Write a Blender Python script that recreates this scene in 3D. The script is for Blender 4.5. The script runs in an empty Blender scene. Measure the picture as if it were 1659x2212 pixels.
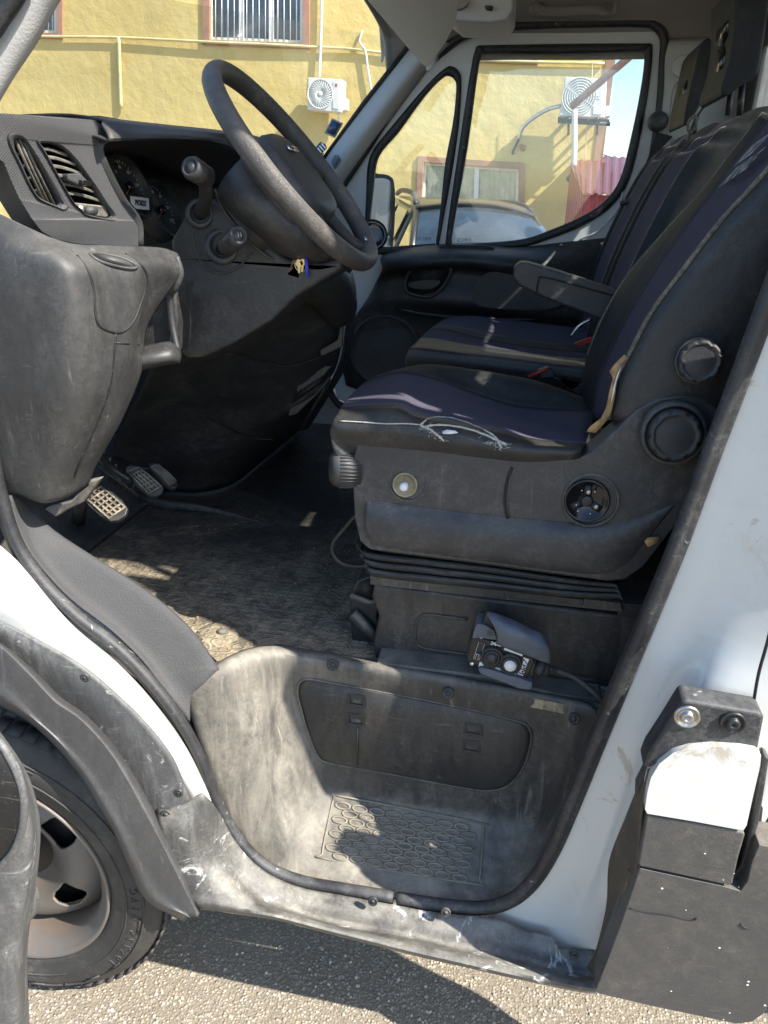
import bpy, bmesh, math, random
from mathutils import Vector, Matrix
from mathutils.geometry import tessellate_polygon
from mathutils.bvhtree import BVHTree
random.seed(7)
SC = bpy.context.scene
COL = SC.collection
R_ = math.radians
# ------------------------------------------------------------------ camera
IW, IH, FPX = 1659.0, 2212.0, 1659.0
CLOC = Vector((0, -1.07, 1.57))
yaw, pit, rol = R_(9.7), R_(22.5), R_(1.35)
cF = Vector((-math.sin(yaw)*math.cos(pit), math.cos(yaw)*math.cos(pit), -math.sin(pit)))
_r = Vector((math.cos(yaw), math.sin(yaw), 0)); _u = _r.cross(cF)
cR = _r*math.cos(rol)+_u*math.sin(rol); cU = _u*math.cos(rol)-_r*math.sin(rol)
cd = bpy.data.cameras.new('camera'); cam = bpy.data.objects.new('camera', cd); COL.objects.link(cam)
cam.matrix_world = Matrix(((cR.x, cU.x, -cF.x, CLOC.x), (cR.y, cU.y, -cF.y, CLOC.y), (cR.z, cU.z, -cF.z, CLOC.z), (0, 0, 0, 1)))
cd.sensor_fit = 'VERTICAL'; cd.sensor_height = 24.0; cd.lens = 24.0*FPX/IH
cd.clip_start = 0.02; cd.clip_end = 3000
SC.camera = cam
# ------------------------------------------------------------------ light
SUN = Vector((-2.55, 1.0, -2.75)).normalized()
sl = bpy.data.lights.new('sun', 'SUN'); so = bpy.data.objects.new('sun', sl); COL.objects.link(so)
so.rotation_euler = SUN.to_track_quat('-Z', 'Y').to_euler(); so.location = (6, -3, 8)
sl.energy = 5.0; sl.angle = R_(0.53); sl.color = (1.0, 0.95, 0.87)
W = bpy.data.worlds.new('World'); SC.world = W; W.use_nodes = True
nt = W.node_tree; nt.nodes.clear()
sky = nt.nodes.new('ShaderNodeTexSky'); sky.sky_type = 'NISHITA'; sky.sun_disc = False
sky.sun_elevation = math.asin(-SUN.z); sky.sun_rotation = math.atan2(-SUN.x, -SUN.y)
sky.dust_density = .8
bg = nt.nodes.new('ShaderNodeBackground'); bg.inputs[1].default_value = 0.15
wo = nt.nodes.new('ShaderNodeOutputWorld')
hs = nt.nodes.new('ShaderNodeHueSaturation'); hs.inputs['Saturation'].default_value = 1.12; nt.links.new(sky.outputs[0], hs.inputs['Color']); nt.links.new(hs.outputs[0], bg.inputs[0]); nt.links.new(bg.outputs[0], wo.inputs[0])
SC.view_settings.view_transform = 'Standard'; SC.view_settings.look = 'None'
SC.view_settings.exposure = 1.1; SC.view_settings.gamma = 1.0
SC.cycles.use_denoising = True
SC.cycles.max_bounces = 10; SC.cycles.transparent_max_bounces = 16

# ------------------------------------------------------------------ helpers
def ray(x, y): return cF + cR*((x-IW/2)/FPX) - cU*((y-IH/2)/FPX)
def P(x, y, Y=None, X=None, Z=None):
    """the world point seen at picture position x, y on a plane of constant X, Y or Z"""
    d = ray(x, y)
    if Y is not None: t = (Y-CLOC.y)/d.y
    elif X is not None: t = (X-CLOC.x)/d.x
    else: t = (Z-CLOC.z)/d.z
    return CLOC + d*t
def cr(p0, p1, p2, p3, t):
    return 0.5*((2*p1)+(p2-p0)*t+(2*p0-5*p1+4*p2-p3)*t*t+(3*p1-p0-3*p2+p3)*t*t*t)
def smooth(pts, n=6, closed=False):
    pts = [Vector(p) for p in pts]; N = len(pts); out = []
    if N < 3 and not closed:
        return [pts[0].lerp(pts[-1], i/n) for i in range(n+1)]
    for i in range(N if closed else N-1):
        if closed: a, b, c, d = pts[i-1], pts[i], pts[(i+1) % N], pts[(i+2) % N]
        else:
            a = pts[i-1] if i else 2*pts[0]-pts[1]; b = pts[i]; c = pts[i+1]
            d = pts[i+2] if i+2 < N else 2*pts[-1]-pts[-2]
        for k in range(n): out.append(cr(a, b, c, d, k/n))
    if not closed: out.append(pts[-1])
    return out
def tag(o, label=None, cat=None, group=None, kind=None):
    for k, v in (('label', label), ('category', cat), ('group', group), ('kind', kind)):
        if v: o[k] = v
    return o
def link(name, me, mat, parent=None, sm=True, bevel=0, bseg=2, solid=0, sub=0, off=0.0, ang=35):
    o = bpy.data.objects.new(name, me); COL.objects.link(o)
    if mat is not None:
        for m in (mat if isinstance(mat, (list, tuple)) else [mat]): me.materials.append(m)
    if parent is not None: o.parent = parent
    if sm:
        for p in me.polygons: p.use_smooth = True
    if solid:
        m = o.modifiers.new('s', 'SOLIDIFY'); m.thickness = solid; m.offset = off
    if bevel:
        m = o.modifiers.new('b', 'BEVEL'); m.width = bevel; m.segments = bseg; m.limit_method = 'ANGLE'; m.angle_limit = R_(ang)
    if sub:
        m = o.modifiers.new('u', 'SUBSURF'); m.levels = sub; m.render_levels = sub
    if sm and (bevel or solid):
        try: me.set_sharp_from_angle(angle=R_(50))
        except Exception: pass
        if bevel:
            m = o.modifiers.new('w', 'WEIGHTED_NORMAL'); m.keep_sharp = True
    return o
def mesh(name, vs, fs, mat, parent=None, **k):
    me = bpy.data.meshes.new(name); me.from_pydata([tuple(v) for v in vs], [], fs); me.update()
    bm = bmesh.new(); bm.from_mesh(me); bmesh.ops.recalc_face_normals(bm, faces=bm.faces); bm.to_mesh(me); bm.free()
    return link(name, me, mat, parent, **k)
def empty(name, loc, label=None, cat=None, group=None):
    o = bpy.data.objects.new(name, None); COL.objects.link(o); o.location = loc; o.empty_display_size = .1
    return tag(o, label, cat, group)
class MB:
    """collects shapes into ONE mesh"""
    def __init__(s): s.v = []; s.f = []; s.m = []; s.mi = 0
    def add(s, vs, fs):
        b = len(s.v); s.v += [Vector(v) for v in vs]; s.f += [tuple(i+b for i in f) for f in fs]; s.m += [s.mi]*len(fs); return s
    def box(s, c, h, M=None):
        c = Vector(c); M = M or Matrix.Identity(3); vs = []
        for i in range(8):
            vs.append(c + M @ Vector((h[0]*(1 if i & 1 else -1), h[1]*(1 if i & 2 else -1), h[2]*(1 if i & 4 else -1))))
        return s.add(vs, [(0, 2, 3, 1), (4, 5, 7, 6), (0, 1, 5, 4), (2, 6, 7, 3), (0, 4, 6, 2), (1, 3, 7, 5)])
    def tube(s, pts, r, n=10, closed=False, up=None, r2=None, cap=True):
        pts = [Vector(p) for p in pts]; N = len(pts); prev = None; rings = []
        for i, p in enumerate(pts):
            t = (pts[(i+1) % N]-pts[i-1]) if closed else (pts[min(i+1, N-1)]-pts[max(i-1, 0)])
            t.normalize()
            if up is not None: a = (Vector(up)-t*Vector(up).dot(t)).normalized()
            elif prev is None: a = t.orthogonal().normalized()
            else: a = (prev-t*prev.dot(t)).normalized()
            prev = a; b = t.cross(a)
            ra = r[i] if isinstance(r, (list, tuple)) else r; rb = ra if r2 is None else r2
            rings.append([p+a*(ra*math.cos(2*math.pi*k/n))+b*(rb*math.sin(2*math.pi*k/n)) for k in range(n)])
        fs = []
        for i in range(N if closed else N-1):
            j = (i+1) % N
            for k in range(n): fs.append((i*n+k, i*n+(k+1) % n, j*n+(k+1) % n, j*n+k))
        if cap and not closed: fs += [tuple(range(n-1, -1, -1)), tuple((N-1)*n+k for k in range(n))]
        return s.add([v for g in rings for v in g], fs)
    def lathe(s, c, ax, prof, n=32, up=None, cap=False):
        c = Vector(c); ax = Vector(ax).normalized(); a = (Vector(up) if up else ax.orthogonal()).normalized(); a = (a-ax*a.dot(ax)).normalized(); b = ax.cross(a)
        vs = []; fs = []
        for (r, h) in prof:
            for k in range(n):
                t = 2*math.pi*k/n; vs.append(c+ax*h+(a*math.cos(t)+b*math.sin(t))*r)
        for i in range(len(prof)-1):
            for k in range(n): fs.append((i*n+k, i*n+(k+1) % n, (i+1)*n+(k+1) % n, (i+1)*n+k))
        if cap and prof[0][0] > 1e-5: fs.append(tuple(range(n-1, -1, -1)))
        if cap and prof[-1][0] > 1e-5: fs.append(tuple((len(prof)-1)*n+k for k in range(n)))
        return s.add(vs, fs)
    def grid(s, rows, closed=False):
        m = len(rows[0]); b = []; 
        for i in range(len(rows)-1):
            for k in range(m if closed else m-1): b.append((i*m+k, i*m+(k+1) % m, (i+1)*m+(k+1) % m, (i+1)*m+k))
        return s.add([v for r in rows for v in r], b)
    def plate(s, outer, holes=(), ext=(0, .01, 0)):
        """polygon (3D points, roughly flat) with holes, pushed along ext"""
        loops = [[Vector(p) for p in outer]]+[[Vector(p) for p in h] for h in holes]
        tr = tessellate_polygon(loops); fl = [p for l in loops for p in l]; n = len(fl); e = Vector(ext)
        fs = [tuple(t) for t in tr]+[tuple(i+n for i in reversed(t)) for t in tr]; st = 0
        for l in loops:
            L = len(l)
            for i in range(L): a, b = st+i, st+(i+1) % L; fs.append((a, b, b+n, a+n))
            st += L
        return s.add(fl+[p+e for p in fl], fs)
    def build(s, name, mat, parent=None, **k):
        me = bpy.data.meshes.new(name); me.from_pydata([tuple(v) for v in s.v], [], s.f); me.update()
        bm = bmesh.new(); bm.from_mesh(me); bmesh.ops.remove_doubles(bm, verts=bm.verts, dist=1e-6) if k.pop('weld', True) else None
        bmesh.ops.recalc_face_normals(bm, faces=bm.faces); bm.to_mesh(me); bm.free()
        if isinstance(mat, (list, tuple)) and len(me.polygons) == len(s.m):
            for p, mi in zip(me.polygons, s.m): p.material_index = mi
        return link(name, me, mat, parent, **k)
def pix(pts, Y=0.0, n=0, closed=True):
    """picture outline -> 3D on y=Y (entries may carry their own Y)"""
    o = [P(p[0], p[1], Y=(p[2] if len(p) > 2 else Y)) for p in pts]
    return smooth(o, n, closed) if n else o
def plate(name, pts, Y, mat, parent, th=.01, n=0, holes=(), **k):
    hs = [pix(h, Y, n) for h in holes]
    return MB().plate(pix(pts, Y, n), hs, (0, th, 0)).build(name, mat, parent, **k)
def surf(rows, nu=6, nv=6):
    """rows of 3D points -> smooth fine rows"""
    R1 = [smooth(r, nu) for r in rows]; cols = [smooth(list(c), nv) for c in zip(*R1)]
    return [list(r) for r in zip(*cols)]
def psurf(rows, nu=6, nv=6): return surf([[P(a, b, Y=c) for a, b, c in r] for r in rows], nu, nv)
class Skin:
    """finds the point of a built surface that lies at a picture position"""
    def __init__(s, rows):
        m = len(rows[0]); vs = [v for r in rows for v in r]; fs = []
        for i in range(len(rows)-1):
            for k in range(m-1): fs.append((i*m+k, i*m+k+1, (i+1)*m+k+1, (i+1)*m+k))
        s.t = BVHTree.FromPolygons(vs, fs)
    def __call__(s, x, y, lift=.003):
        d = ray(x, y).normalized(); h = s.t.ray_cast(CLOC, d)
        if h[0] is None: 
            h = s.t.find_nearest(CLOC+d*1.5); 
        return h[0]-d*lift
def sheet(name, rows, mat, parent, solid=.006, off=0.0, **k):
    return MB().grid(rows).build(name, mat, parent, solid=solid, off=off, **k)
def text(name, s, o, u, v, size, mat, parent, ext=.0004, shear=0.0, space=1.0, sx=1.0, bold=0.0):
    c = bpy.data.curves.new(name, 'FONT'); c.body = s; c.size = size; c.extrude = ext; c.align_x = 'CENTER'; c.align_y = 'CENTER'
    c.shear = shear; c.space_character = space; c.offset = bold
    t = bpy.data.objects.new('tmp', c); COL.objects.link(t); me = bpy.data.meshes.new_from_object(t)
    bpy.data.objects.remove(t); u = Vector(u).normalized()*sx; v = Vector(v).normalized(); n = u.cross(v).normalized(); o = Vector(o)
    for w in me.vertices: w.co = o+u*w.co.x+v*w.co.y+n*w.co.z
    me.materials.clear(); me.name = name
    return link(name, me, mat, parent, sm=False)

# ------------------------------------------------------------------ materials
def newmat(name):
    m = bpy.data.materials.new(name); m.use_nodes = True; t = m.node_tree; t.nodes.clear()
    out = t.nodes.new('ShaderNodeOutputMaterial'); b = t.nodes.new('ShaderNodeBsdfPrincipled'); t.links.new(b.outputs[0], out.inputs[0])
    return m, t, b, out
class NT:
    def __init__(s, t): s.t = t; s.n = t.nodes; s.l = t.links
    def math(s, op, a, b=None, c=None, clamp=False):
        m = s.n.new('ShaderNodeMath'); m.operation = op; m.use_clamp = clamp
        for i, x in enumerate((a, b, c)):
            if x is None: continue
            if isinstance(x, (int, float)): m.inputs[i].default_value = x
            else: s.l.new(x, m.inputs[i])
        return m.outputs[0]
    def noise(s, co, scale, det=4, rough=.55, dist=0, sc=None):
        if sc: 
            mp = s.n.new('ShaderNodeMapping'); mp.inputs['Scale'].default_value = sc[:3]; 
            if len(sc) > 3: mp.inputs['Rotation'].default_value = (0, sc[3], 0)
            s.l.new(co, mp.inputs[0]); co = mp.outputs[0]
        m = s.n.new('ShaderNodeTexNoise'); m.inputs['Scale'].default_value = scale; m.inputs['Detail'].default_value = det
        m.inputs['Roughness'].default_value = rough; m.inputs['Distortion'].default_value = dist; s.l.new(co, m.inputs['Vector']); return m.outputs[0]
    def ramp(s, x, a, b, lo=0.0, hi=1.0):
        m = s.n.new('ShaderNodeMapRange'); m.clamp = True; m.interpolation_type = 'SMOOTHSTEP'
        for i, v in zip((1, 2, 3, 4), (a, b, lo, hi)): m.inputs[i].default_value = v
        s.l.new(x, m.inputs[0]); return m.outputs[0]
    def mix(s, f, a, b):
        m = s.n.new('ShaderNodeMix'); m.data_type = 'RGBA'
        for i, x in ((0, f), (6, a), (7, b)):
            if isinstance(x, (int, float)): m.inputs[i].default_value = x
            elif isinstance(x, tuple): m.inputs[i].default_value = (*x, 1) if len(x) == 3 else x
            else: s.l.new(x, m.inputs[i])
        return m.outputs[2]
    def bump(s, h, st, dist, nrm=None):
        m = s.n.new('ShaderNodeBump'); m.inputs['Strength'].default_value = st; m.inputs['Distance'].default_value = dist
        s.l.new(h, m.inputs['Height'])
        if nrm: s.l.new(nrm, m.inputs['Normal'])
        return m.outputs[0]
    def xyz(s, co):
        m = s.n.new('ShaderNodeSeparateXYZ'); s.l.new(co, m.inputs[0]); return m.outputs
    def co(s): return s.n.new('ShaderNodeTexCoord').outputs['Object']
    def lattice(s, u, v, a, b):
        """distance to the nearest centre of a staggered lattice, in cell units"""
        ds = []
        for o in (0, .5):
            fu = s.math('SUBTRACT', s.math('FRACT', s.math('ADD', s.math('DIVIDE', u, a), o+50)), .5)
            fv = s.math('SUBTRACT', s.math('FRACT', s.math('ADD', s.math('DIVIDE', v, b), o+50)), .5)
            ds.append(s.math('SQRT', s.math('ADD', s.math('MULTIPLY', fu, fu), s.math('MULTIPLY', fv, fv))))
        return s.math('MINIMUM', ds[0], ds[1])
DUST = (.33, .29, .22)
def plastic(name, base, rough=.5, dust=.3, dcol=DUST, ds=3.0, grain=700, gst=.25, pat=None, spec=.5, scratch=.2, up=.35, metal=0.0, lo=.45, hi=.72, sdir=(3, 3, 40), wear=None, coat=0, door=False, scuff=.22, soft=False, lit_mud=False):
    m, t, b, out = newmat(name); N = NT(t); co = N.co()
    big = N.ramp(N.noise(co, ds, 9, .72, .9), lo-.06, hi+.06)
    fine = N.math('ADD', N.ramp(N.noise(co, ds*14, 8, .78, .3), .38, .66, 0, .75), N.ramp(N.noise(co, ds*90, 3, .6), .45, .68, 0, .45))
    if soft:    # wiped, streaky dust rather than blotches
        big = N.ramp(N.noise(co, ds*.8, 4, .5, .5), .28, .72, .25, 1); fine = N.ramp(N.noise(co, ds*4, 7, .62, 1.0, sc=(1.6, 1.6, .35, .25)), .3, .72, .25, .95); fine = N.math('MULTIPLY', fine, N.ramp(N.noise(co, ds*26, 8, .8, .4), .3, .66, .25, 1.15))
    msk = N.math('MULTIPLY', N.math('MULTIPLY', big, fine), dust*(1.6 if not soft else .85))
    geo = t.nodes.new('ShaderNodeNewGeometry'); nz = N.xyz(geo.outputs['Normal'])[2]
    upm = N.math('MULTIPLY', N.math('MULTIPLY', N.ramp(nz, .1, .95), N.ramp(N.noise(co, ds*2, 6, .65), .3, .62)), up*dust*2)
    msk = N.math('ADD', msk, upm)
    if door:   # mud trodden in by the door
        yy = N.xyz(co)[1]; dn = N.math('ADD', yy, N.math('MULTIPLY', N.math('SUBTRACT', N.noise(co, 5, 8, .68, .8), .5), .75)); msk = N.math('ADD', msk, N.math('MULTIPLY', N.math('SUBTRACT', .8, N.ramp(dn, .2, .95, 0, .8)), N.ramp(N.noise(co, 22, 9, .78, .8), .34, .66, .12, 1)))
    if scratch:
        sn = N.ramp(N.noise(co, 4, 5, .6, .6, sc=sdir), .6, .78, 0, scratch); msk = N.math('ADD', msk, sn)
    if lit_mud:    # boot mud, with extra paleness painted in on the step's sunlit left
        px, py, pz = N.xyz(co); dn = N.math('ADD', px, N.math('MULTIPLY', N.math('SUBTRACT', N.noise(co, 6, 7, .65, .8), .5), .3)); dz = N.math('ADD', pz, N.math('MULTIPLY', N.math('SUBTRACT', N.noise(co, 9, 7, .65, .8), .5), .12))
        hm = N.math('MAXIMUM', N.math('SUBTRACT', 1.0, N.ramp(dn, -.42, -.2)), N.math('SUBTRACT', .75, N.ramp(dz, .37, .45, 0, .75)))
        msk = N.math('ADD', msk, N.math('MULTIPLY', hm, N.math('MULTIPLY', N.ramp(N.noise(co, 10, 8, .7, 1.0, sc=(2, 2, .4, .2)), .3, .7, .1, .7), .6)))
    if scuff:    # fine scuffs and specks of dust
        s1 = N.ramp(N.noise(co, 26, 5, .65, .8, sc=(1, 1, 3.2, .6)), .60, .72, 0, scuff); s2 = N.ramp(N.noise(co, 26, 5, .65, .8, sc=(3.4, 2, 1, -.5)), .62, .74, 0, scuff*.8)
        s3 = N.ramp(N.noise(co, 330, 2, .5), .70, .76, 0, scuff*1.2)
        gate = N.ramp(N.noise(co, 5, 4, .6), .35, .65, .25, 1); msk = N.math('ADD', msk, N.math('MULTIPLY', N.math('ADD', N.math('ADD', s1, s2), s3), gate))
    msk = N.math('MINIMUM', msk, .92)
    col = N.mix(msk, base, dcol)
    if wear:
        wm = N.ramp(N.noise(co, wear[1], 8, .68, .8), wear[2], wear[2]+.06); col = N.mix(N.math('MULTIPLY', wm, wear[3]), col, wear[0])
    t.links.new(col, b.inputs['Base Color'])
    r = N.math('ADD', N.math('MULTIPLY', msk, .45), N.math('ADD', N.math('MULTIPLY', N.math('SUBTRACT', N.noise(co, 9, 5), .5), .25), rough), clamp=True)
    t.links.new(r, b.inputs['Roughness']); b.inputs['Specular IOR Level'].default_value = spec; b.inputs['Metallic'].default_value = metal
    if coat: b.inputs['Coat Weight'].default_value = coat; b.inputs['Coat Roughness'].default_value = .08
    h = N.noise(co, grain, 2, .5); nrm = N.bump(h, gst, .0015)
    nrm = N.bump(N.noise(co, 6, 3, .5), .25, .01, nrm); nrm = N.bump(msk, .25, .0012, nrm)
    if pat:
        kind = pat[0]; x, y, z = N.xyz(co)
        if kind == 'ring':      # worn raised scallops on the floor rubber
            d = N.lattice(x, y, pat[1], pat[2]); g = N.math('SUBTRACT', 1.0, N.math('ABSOLUTE', N.math('MULTIPLY', N.math('SUBTRACT', d, .27), 11)), clamp=True)
            nrm = N.bump(g, pat[3], .004, nrm)
            c2 = N.mix(N.math('MULTIPLY', g, .12), col, (.13, .12, .1)); t.links.new(c2, b.inputs['Base Color'])
        elif kind == 'dimple':
            u = N.math('ADD', x, N.math('MULTIPLY', y, .6)); d = N.lattice(u, z, pat[1], pat[1]*1.0); g = N.ramp(d, .12, .36)
            nrm = N.bump(g, pat[2], .0016, nrm)
            c2 = N.mix(N.ramp(d, .1, .35, .55, 0), col, (.03, .03, .031)); t.links.new(c2, b.inputs['Base Color'])
        elif kind == 'speck':    # spatters of white paint, thickest low down at the rear corner
            v = t.nodes.new('ShaderNodeTexVoronoi'); v.inputs['Scale'].default_value = 150; t.links.new(co, v.inputs['Vector'])
            rr = N.xyz(v.outputs['Color']); near = N.math('MULTIPLY', N.ramp(x, .34, .52), N.math('SUBTRACT', 1.0, N.ramp(z, .22, .55)))
            thr = N.math('SUBTRACT', .985, N.math('MULTIPLY', near, .45)); g = N.math('MULTIPLY', N.math('GREATER_THAN', rr[0], thr), N.math('LESS_THAN', v.outputs['Distance'], N.math('MULTIPLY', rr[1], N.math('ADD', .27, N.math('MULTIPLY', near, .12)))))
            c2 = N.mix(g, col, (.8, .8, .78)); t.links.new(c2, b.inputs['Base Color'])
        elif kind == 'leather':
            v = t.nodes.new('ShaderNodeTexVoronoi'); v.feature = 'DISTANCE_TO_EDGE'; v.inputs['Scale'].default_value = pat[1]
            w = N.noise(co, 30, 3); mx = N.mix(.04, co, w); t.links.new(mx, v.inputs['Vector'])
            nrm = N.bump(N.ramp(v.outputs[0], 0, .12), pat[2], .002, nrm)
            cw = N.noise(co, 16, 7, .7, 1.2); nrm = N.bump(N.ramp(cw, .42, .55), .12, .002, nrm)
    t.links.new(nrm, b.inputs['Normal'])
    return m
def simple(name, base, rough=.5, metal=0, spec=.5, var=.15, scale=20, bump=.1, coat=0):
    m, t, b, out = newmat(name); N = NT(t); co = N.co()
    n = N.noise(co, scale, 5, .6); dk = tuple(c*(1-var) for c in base); lt = tuple(min(1, c*(1+var)) for c in base)
    t.links.new(N.mix(N.ramp(n, .35, .65), dk, lt), b.inputs['Base Color'])
    b.inputs['Roughness'].default_value = rough; b.inputs['Metallic'].default_value = metal; b.inputs['Specular IOR Level'].default_value = spec
    if coat: b.inputs['Coat Weight'].default_value = coat
    if bump: t.links.new(N.bump(N.noise(co, scale*12, 3), bump, .002), b.inputs['Normal'])
    return m
def glass(name, tint=(.95, .98, .97), refl=.06, dirt=.05, ds=6, dcol=(.7, .7, .66), rough=.02, sc=None):
    m, t, b, out = newmat(name); N = NT(t); t.nodes.remove(b); co = N.co()
    tr = t.nodes.new('ShaderNodeBsdfTransparent'); tr.inputs[0].default_value = (*tint, 1)
    gl = t.nodes.new('ShaderNodeBsdfGlossy'); gl.inputs['Roughness'].default_value = rough
    lw = t.nodes.new('ShaderNodeLayerWeight'); lw.inputs['Blend'].default_value = .5
    mx = t.nodes.new('ShaderNodeMixShader'); t.links.new(N.math('ADD', N.math('MULTIPLY', N.math('POWER', lw.outputs[1], 4.0), .8), refl, clamp=True), mx.inputs[0]); t.links.new(tr.outputs[0], mx.inputs[1]); t.links.new(gl.outputs[0], mx.inputs[2])
    df = t.nodes.new('ShaderNodeBsdfDiffuse'); df.inputs[0].default_value = (*dcol, 1)
    m2 = t.nodes.new('ShaderNodeMixShader'); t.links.new(N.ramp(N.noise(co, ds, 8, .7, .5, sc=sc), .4, .75, dirt*.15, dirt), m2.inputs[0])
    t.links.new(mx.outputs[0], m2.inputs[1]); t.links.new(df.outputs[0], m2.inputs[2]); t.links.new(m2.outputs[0], out.inputs[0])
    return m
BLK = (.022, .023, .025)
M = {}
M['dash'] = plastic('dash_plastic', (.03, .03, .031), .46, dust=.26, ds=4, dcol=(.22, .2, .165))
M['dimple'] = plastic('dimpled_plastic', (.052, .052, .053), .42, dust=.2, ds=5, pat=('dimple', .0042, .35), scratch=0, dcol=(.25, .24, .21))
M['low'] = plastic('dusty_grey_plastic', (.027, .027, .028), .42, dust=.34, ds=3, sdir=(22, 22, 1.6), scratch=.4, dcol=(.2, .19, .17), soft=True)
M['dark'] = plastic('dark_plastic', (.022, .022, .023), .46, dust=.34, ds=4, dcol=(.2, .19, .165))
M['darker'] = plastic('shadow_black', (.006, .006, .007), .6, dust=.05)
M['floor'] = plastic('floor_rubber', (.022, .022, .023), .55, dust=.35, dcol=(.44, .36, .24), ds=2.2, pat=('ring', .044, .034, .5), up=.0, lo=.42, hi=.66, door=True)
M['step'] = plastic('step_rubber', (.024, .024, .025), .5, dust=.5, dcol=(.38, .345, .28), ds=3.0, up=.35, sdir=(16, 16, 1.4), scratch=.5, soft=True, lit_mud=True)
M['lid'] = plastic('lid_plastic', (.017, .017, .018), .42, dust=.28, dcol=(.3, .28, .24), ds=5, scratch=.15, soft=True)
M['strip'] = plastic('sill_carpet_plastic', (.06, .06, .061), .75, dust=.08, grain=450, gst=.9, scratch=0, up=.1, scuff=.08)
M['seal'] = plastic('door_rubber', (.02, .02, .022), .5, dust=.25, dcol=(.3, .3, .29), ds=9, scratch=.1, wear=((.45, .46, .46), 30, .64, .7))
M['clad'] = plastic('worn_grey_cladding', (.052, .052, .054), .46, dust=.62, dcol=(.34, .34, .32), ds=9, sdir=(5, 5, 22), scratch=.4, wear=((.5, .5, .49), 26, .6, .5), lo=.3, hi=.7, soft=True)
M['flare'] = plastic('grey_wheel_arch_plastic', (.05, .05, .052), .45, dust=.22, dcol=(.3, .3, .29), ds=5, sdir=(24, 4, 4), scratch=.28, wear=((.45, .45, .44), 14, .66, .45), lo=.4, hi=.75, soft=True)
M['rock'] = plastic('worn_rocker', (.042, .042, .043), .46, dust=.62, dcol=(.38, .36, .31), ds=7, sdir=(2.5, 20, 40), scratch=.6, wear=((.72, .72, .7), 13, .56, .8), lo=.32, hi=.68, soft=True)
M['grime'] = plastic('grimy_drain_rubber', (.05, .042, .032), .6, dust=.7, dcol=(.26, .19, .11), ds=8, scratch=.2, sdir=(20, 20, 3))
M['panel'] = plastic('grey_side_plastic', (.06, .057, .055), .5, dust=.28, ds=3, scratch=.12, sdir=(1.5, 1.5, 30), pat=('speck',))
M['paint'] = plastic('white_paint', (.60, .595, .555), .3, dust=.35, dcol=(.42, .33, .2), ds=6, grain=200, gst=.03, scratch=.05, up=.1, lo=.55, hi=.75, coat=.4, scuff=.05, wear=((.30, .22, .12), 9, .60, .55))
M['shell'] = plastic('seat_shell_plastic', (.033, .033, .035), .45, dust=.35, dcol=(.24, .22, .19), ds=6, sdir=(14, 14, 2), scratch=.2)
M['bellow'] = plastic('bellows_rubber', (.03, .03, .03), .5, dust=.5, dcol=(.2, .19, .17), ds=5)
M['leather'] = plastic('black_leatherette', (.017, .0172, .019), .42, dust=.16, pat=('leather', 230, .22), grain=400, gst=.12, scratch=.05, ds=5, dcol=(.25, .22, .16), scuff=.08)
M['fabric'] = plastic('violet_fabric', (.088, .08, .108), .9, dust=.12, dcol=(.2, .19, .22), ds=7, grain=1300, gst=.9, spec=.15, scratch=.05, scuff=.08)
M['fabric2'] = plastic('worn_violet_fabric', (.084, .074, .098), .9, dust=.1, dcol=(.2, .19, .22), ds=7, grain=1300, gst=.9, spec=.15, scratch=.0, scuff=.08)
M['ridge'] = plastic('worn_ridge', (.17, .15, .115), .55, dust=.6, dcol=(.42, .36, .26), ds=8, scratch=0)
M['foam'] = simple('seat_foam', (.36, .23, .1), .95, var=.3, scale=60, bump=.6)
M['thread'] = simple('frayed_thread', (.42, .40, .34), .9, var=.2, scale=200)
M['wheel_r'] = plastic('steering_leather', (.06, .056, .052), .42, dust=.5, dcol=(.3, .26, .22), ds=6, pat=('leather', 330, .4), grain=800, scratch=0, scuff=.08)
M['head'] = plastic('headliner', (.30, .275, .255), .95, dust=.1, grain=260, gst=.6, spec=.1, scratch=0, scuff=.08)
M['trimg'] = plastic('grey_pillar_trim', (.46, .455, .44), .7, dust=.2, dcol=(.25, .22, .18), grain=300, gst=.4, scratch=.05, scuff=.08)
M['visor'] = plastic('visor_vinyl', (.52, .51, .48), .8, dust=.1, dcol=(.2, .18, .15), grain=500, gst=.4, scratch=0, scuff=.08)
M['doorw'] = plastic('door_inner_white', (.62, .635, .64), .35, dust=.1, dcol=(.35, .33, .28), grain=200, gst=.04, scratch=.05, coat=.3, scuff=.05)
M['silver'] = simple('silver_badge', (.6, .6, .62), .25, 1, var=.1)
M['steel'] = simple('dull_steel', (.5, .48, .45), .35, 1, var=.25, scale=40)
M['vane'] = plastic('dusty_vane', (.05, .048, .044), .55, dust=.5, dcol=(.3, .27, .2), ds=10, up=.6, scratch=0, lo=.3, hi=.6)
M['rim'] = plastic('steel_rim_paint', (.17, .16, .15), .45, dust=.7, dcol=(.2, .14, .09), ds=7, metal=.3, scratch=.1, wear=((.12, .06, .03), 60, .68, .8), grain=150, gst=.1)
M['tyre'] = plastic('tyre_rubber', (.03, .0295, .029), .62, dust=.4, dcol=(.2, .18, .15), ds=5, scratch=.1)
M['black'] = simple('gloss_black', (.01, .01, .011), .15, var=.1, bump=0)
M['white'] = simple('white_label', (.75, .75, .74), .5, var=.05)
M['ink'] = simple('ink', (.012, .012, .012), .5)
M['glass'] = glass('window_glass', refl=.075, dirt=.10)
M['wind'] = glass('windscreen_glass', tint=(.93, .96, .94), refl=.04, dirt=.04)
M['dirtyglass'] = glass('streaked_rear_glass', refl=.05, dirt=.45, dcol=(.6, .62, .62), ds=14, sc=(3, 3, .5))
M['gauge'] = glass('gauge_glass', tint=(.8, .8, .8), refl=.05, dirt=.03)
M['mirror'] = simple('mirror_glass', (.75, .78, .8), .03, 1, var=.02, bump=0)
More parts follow.
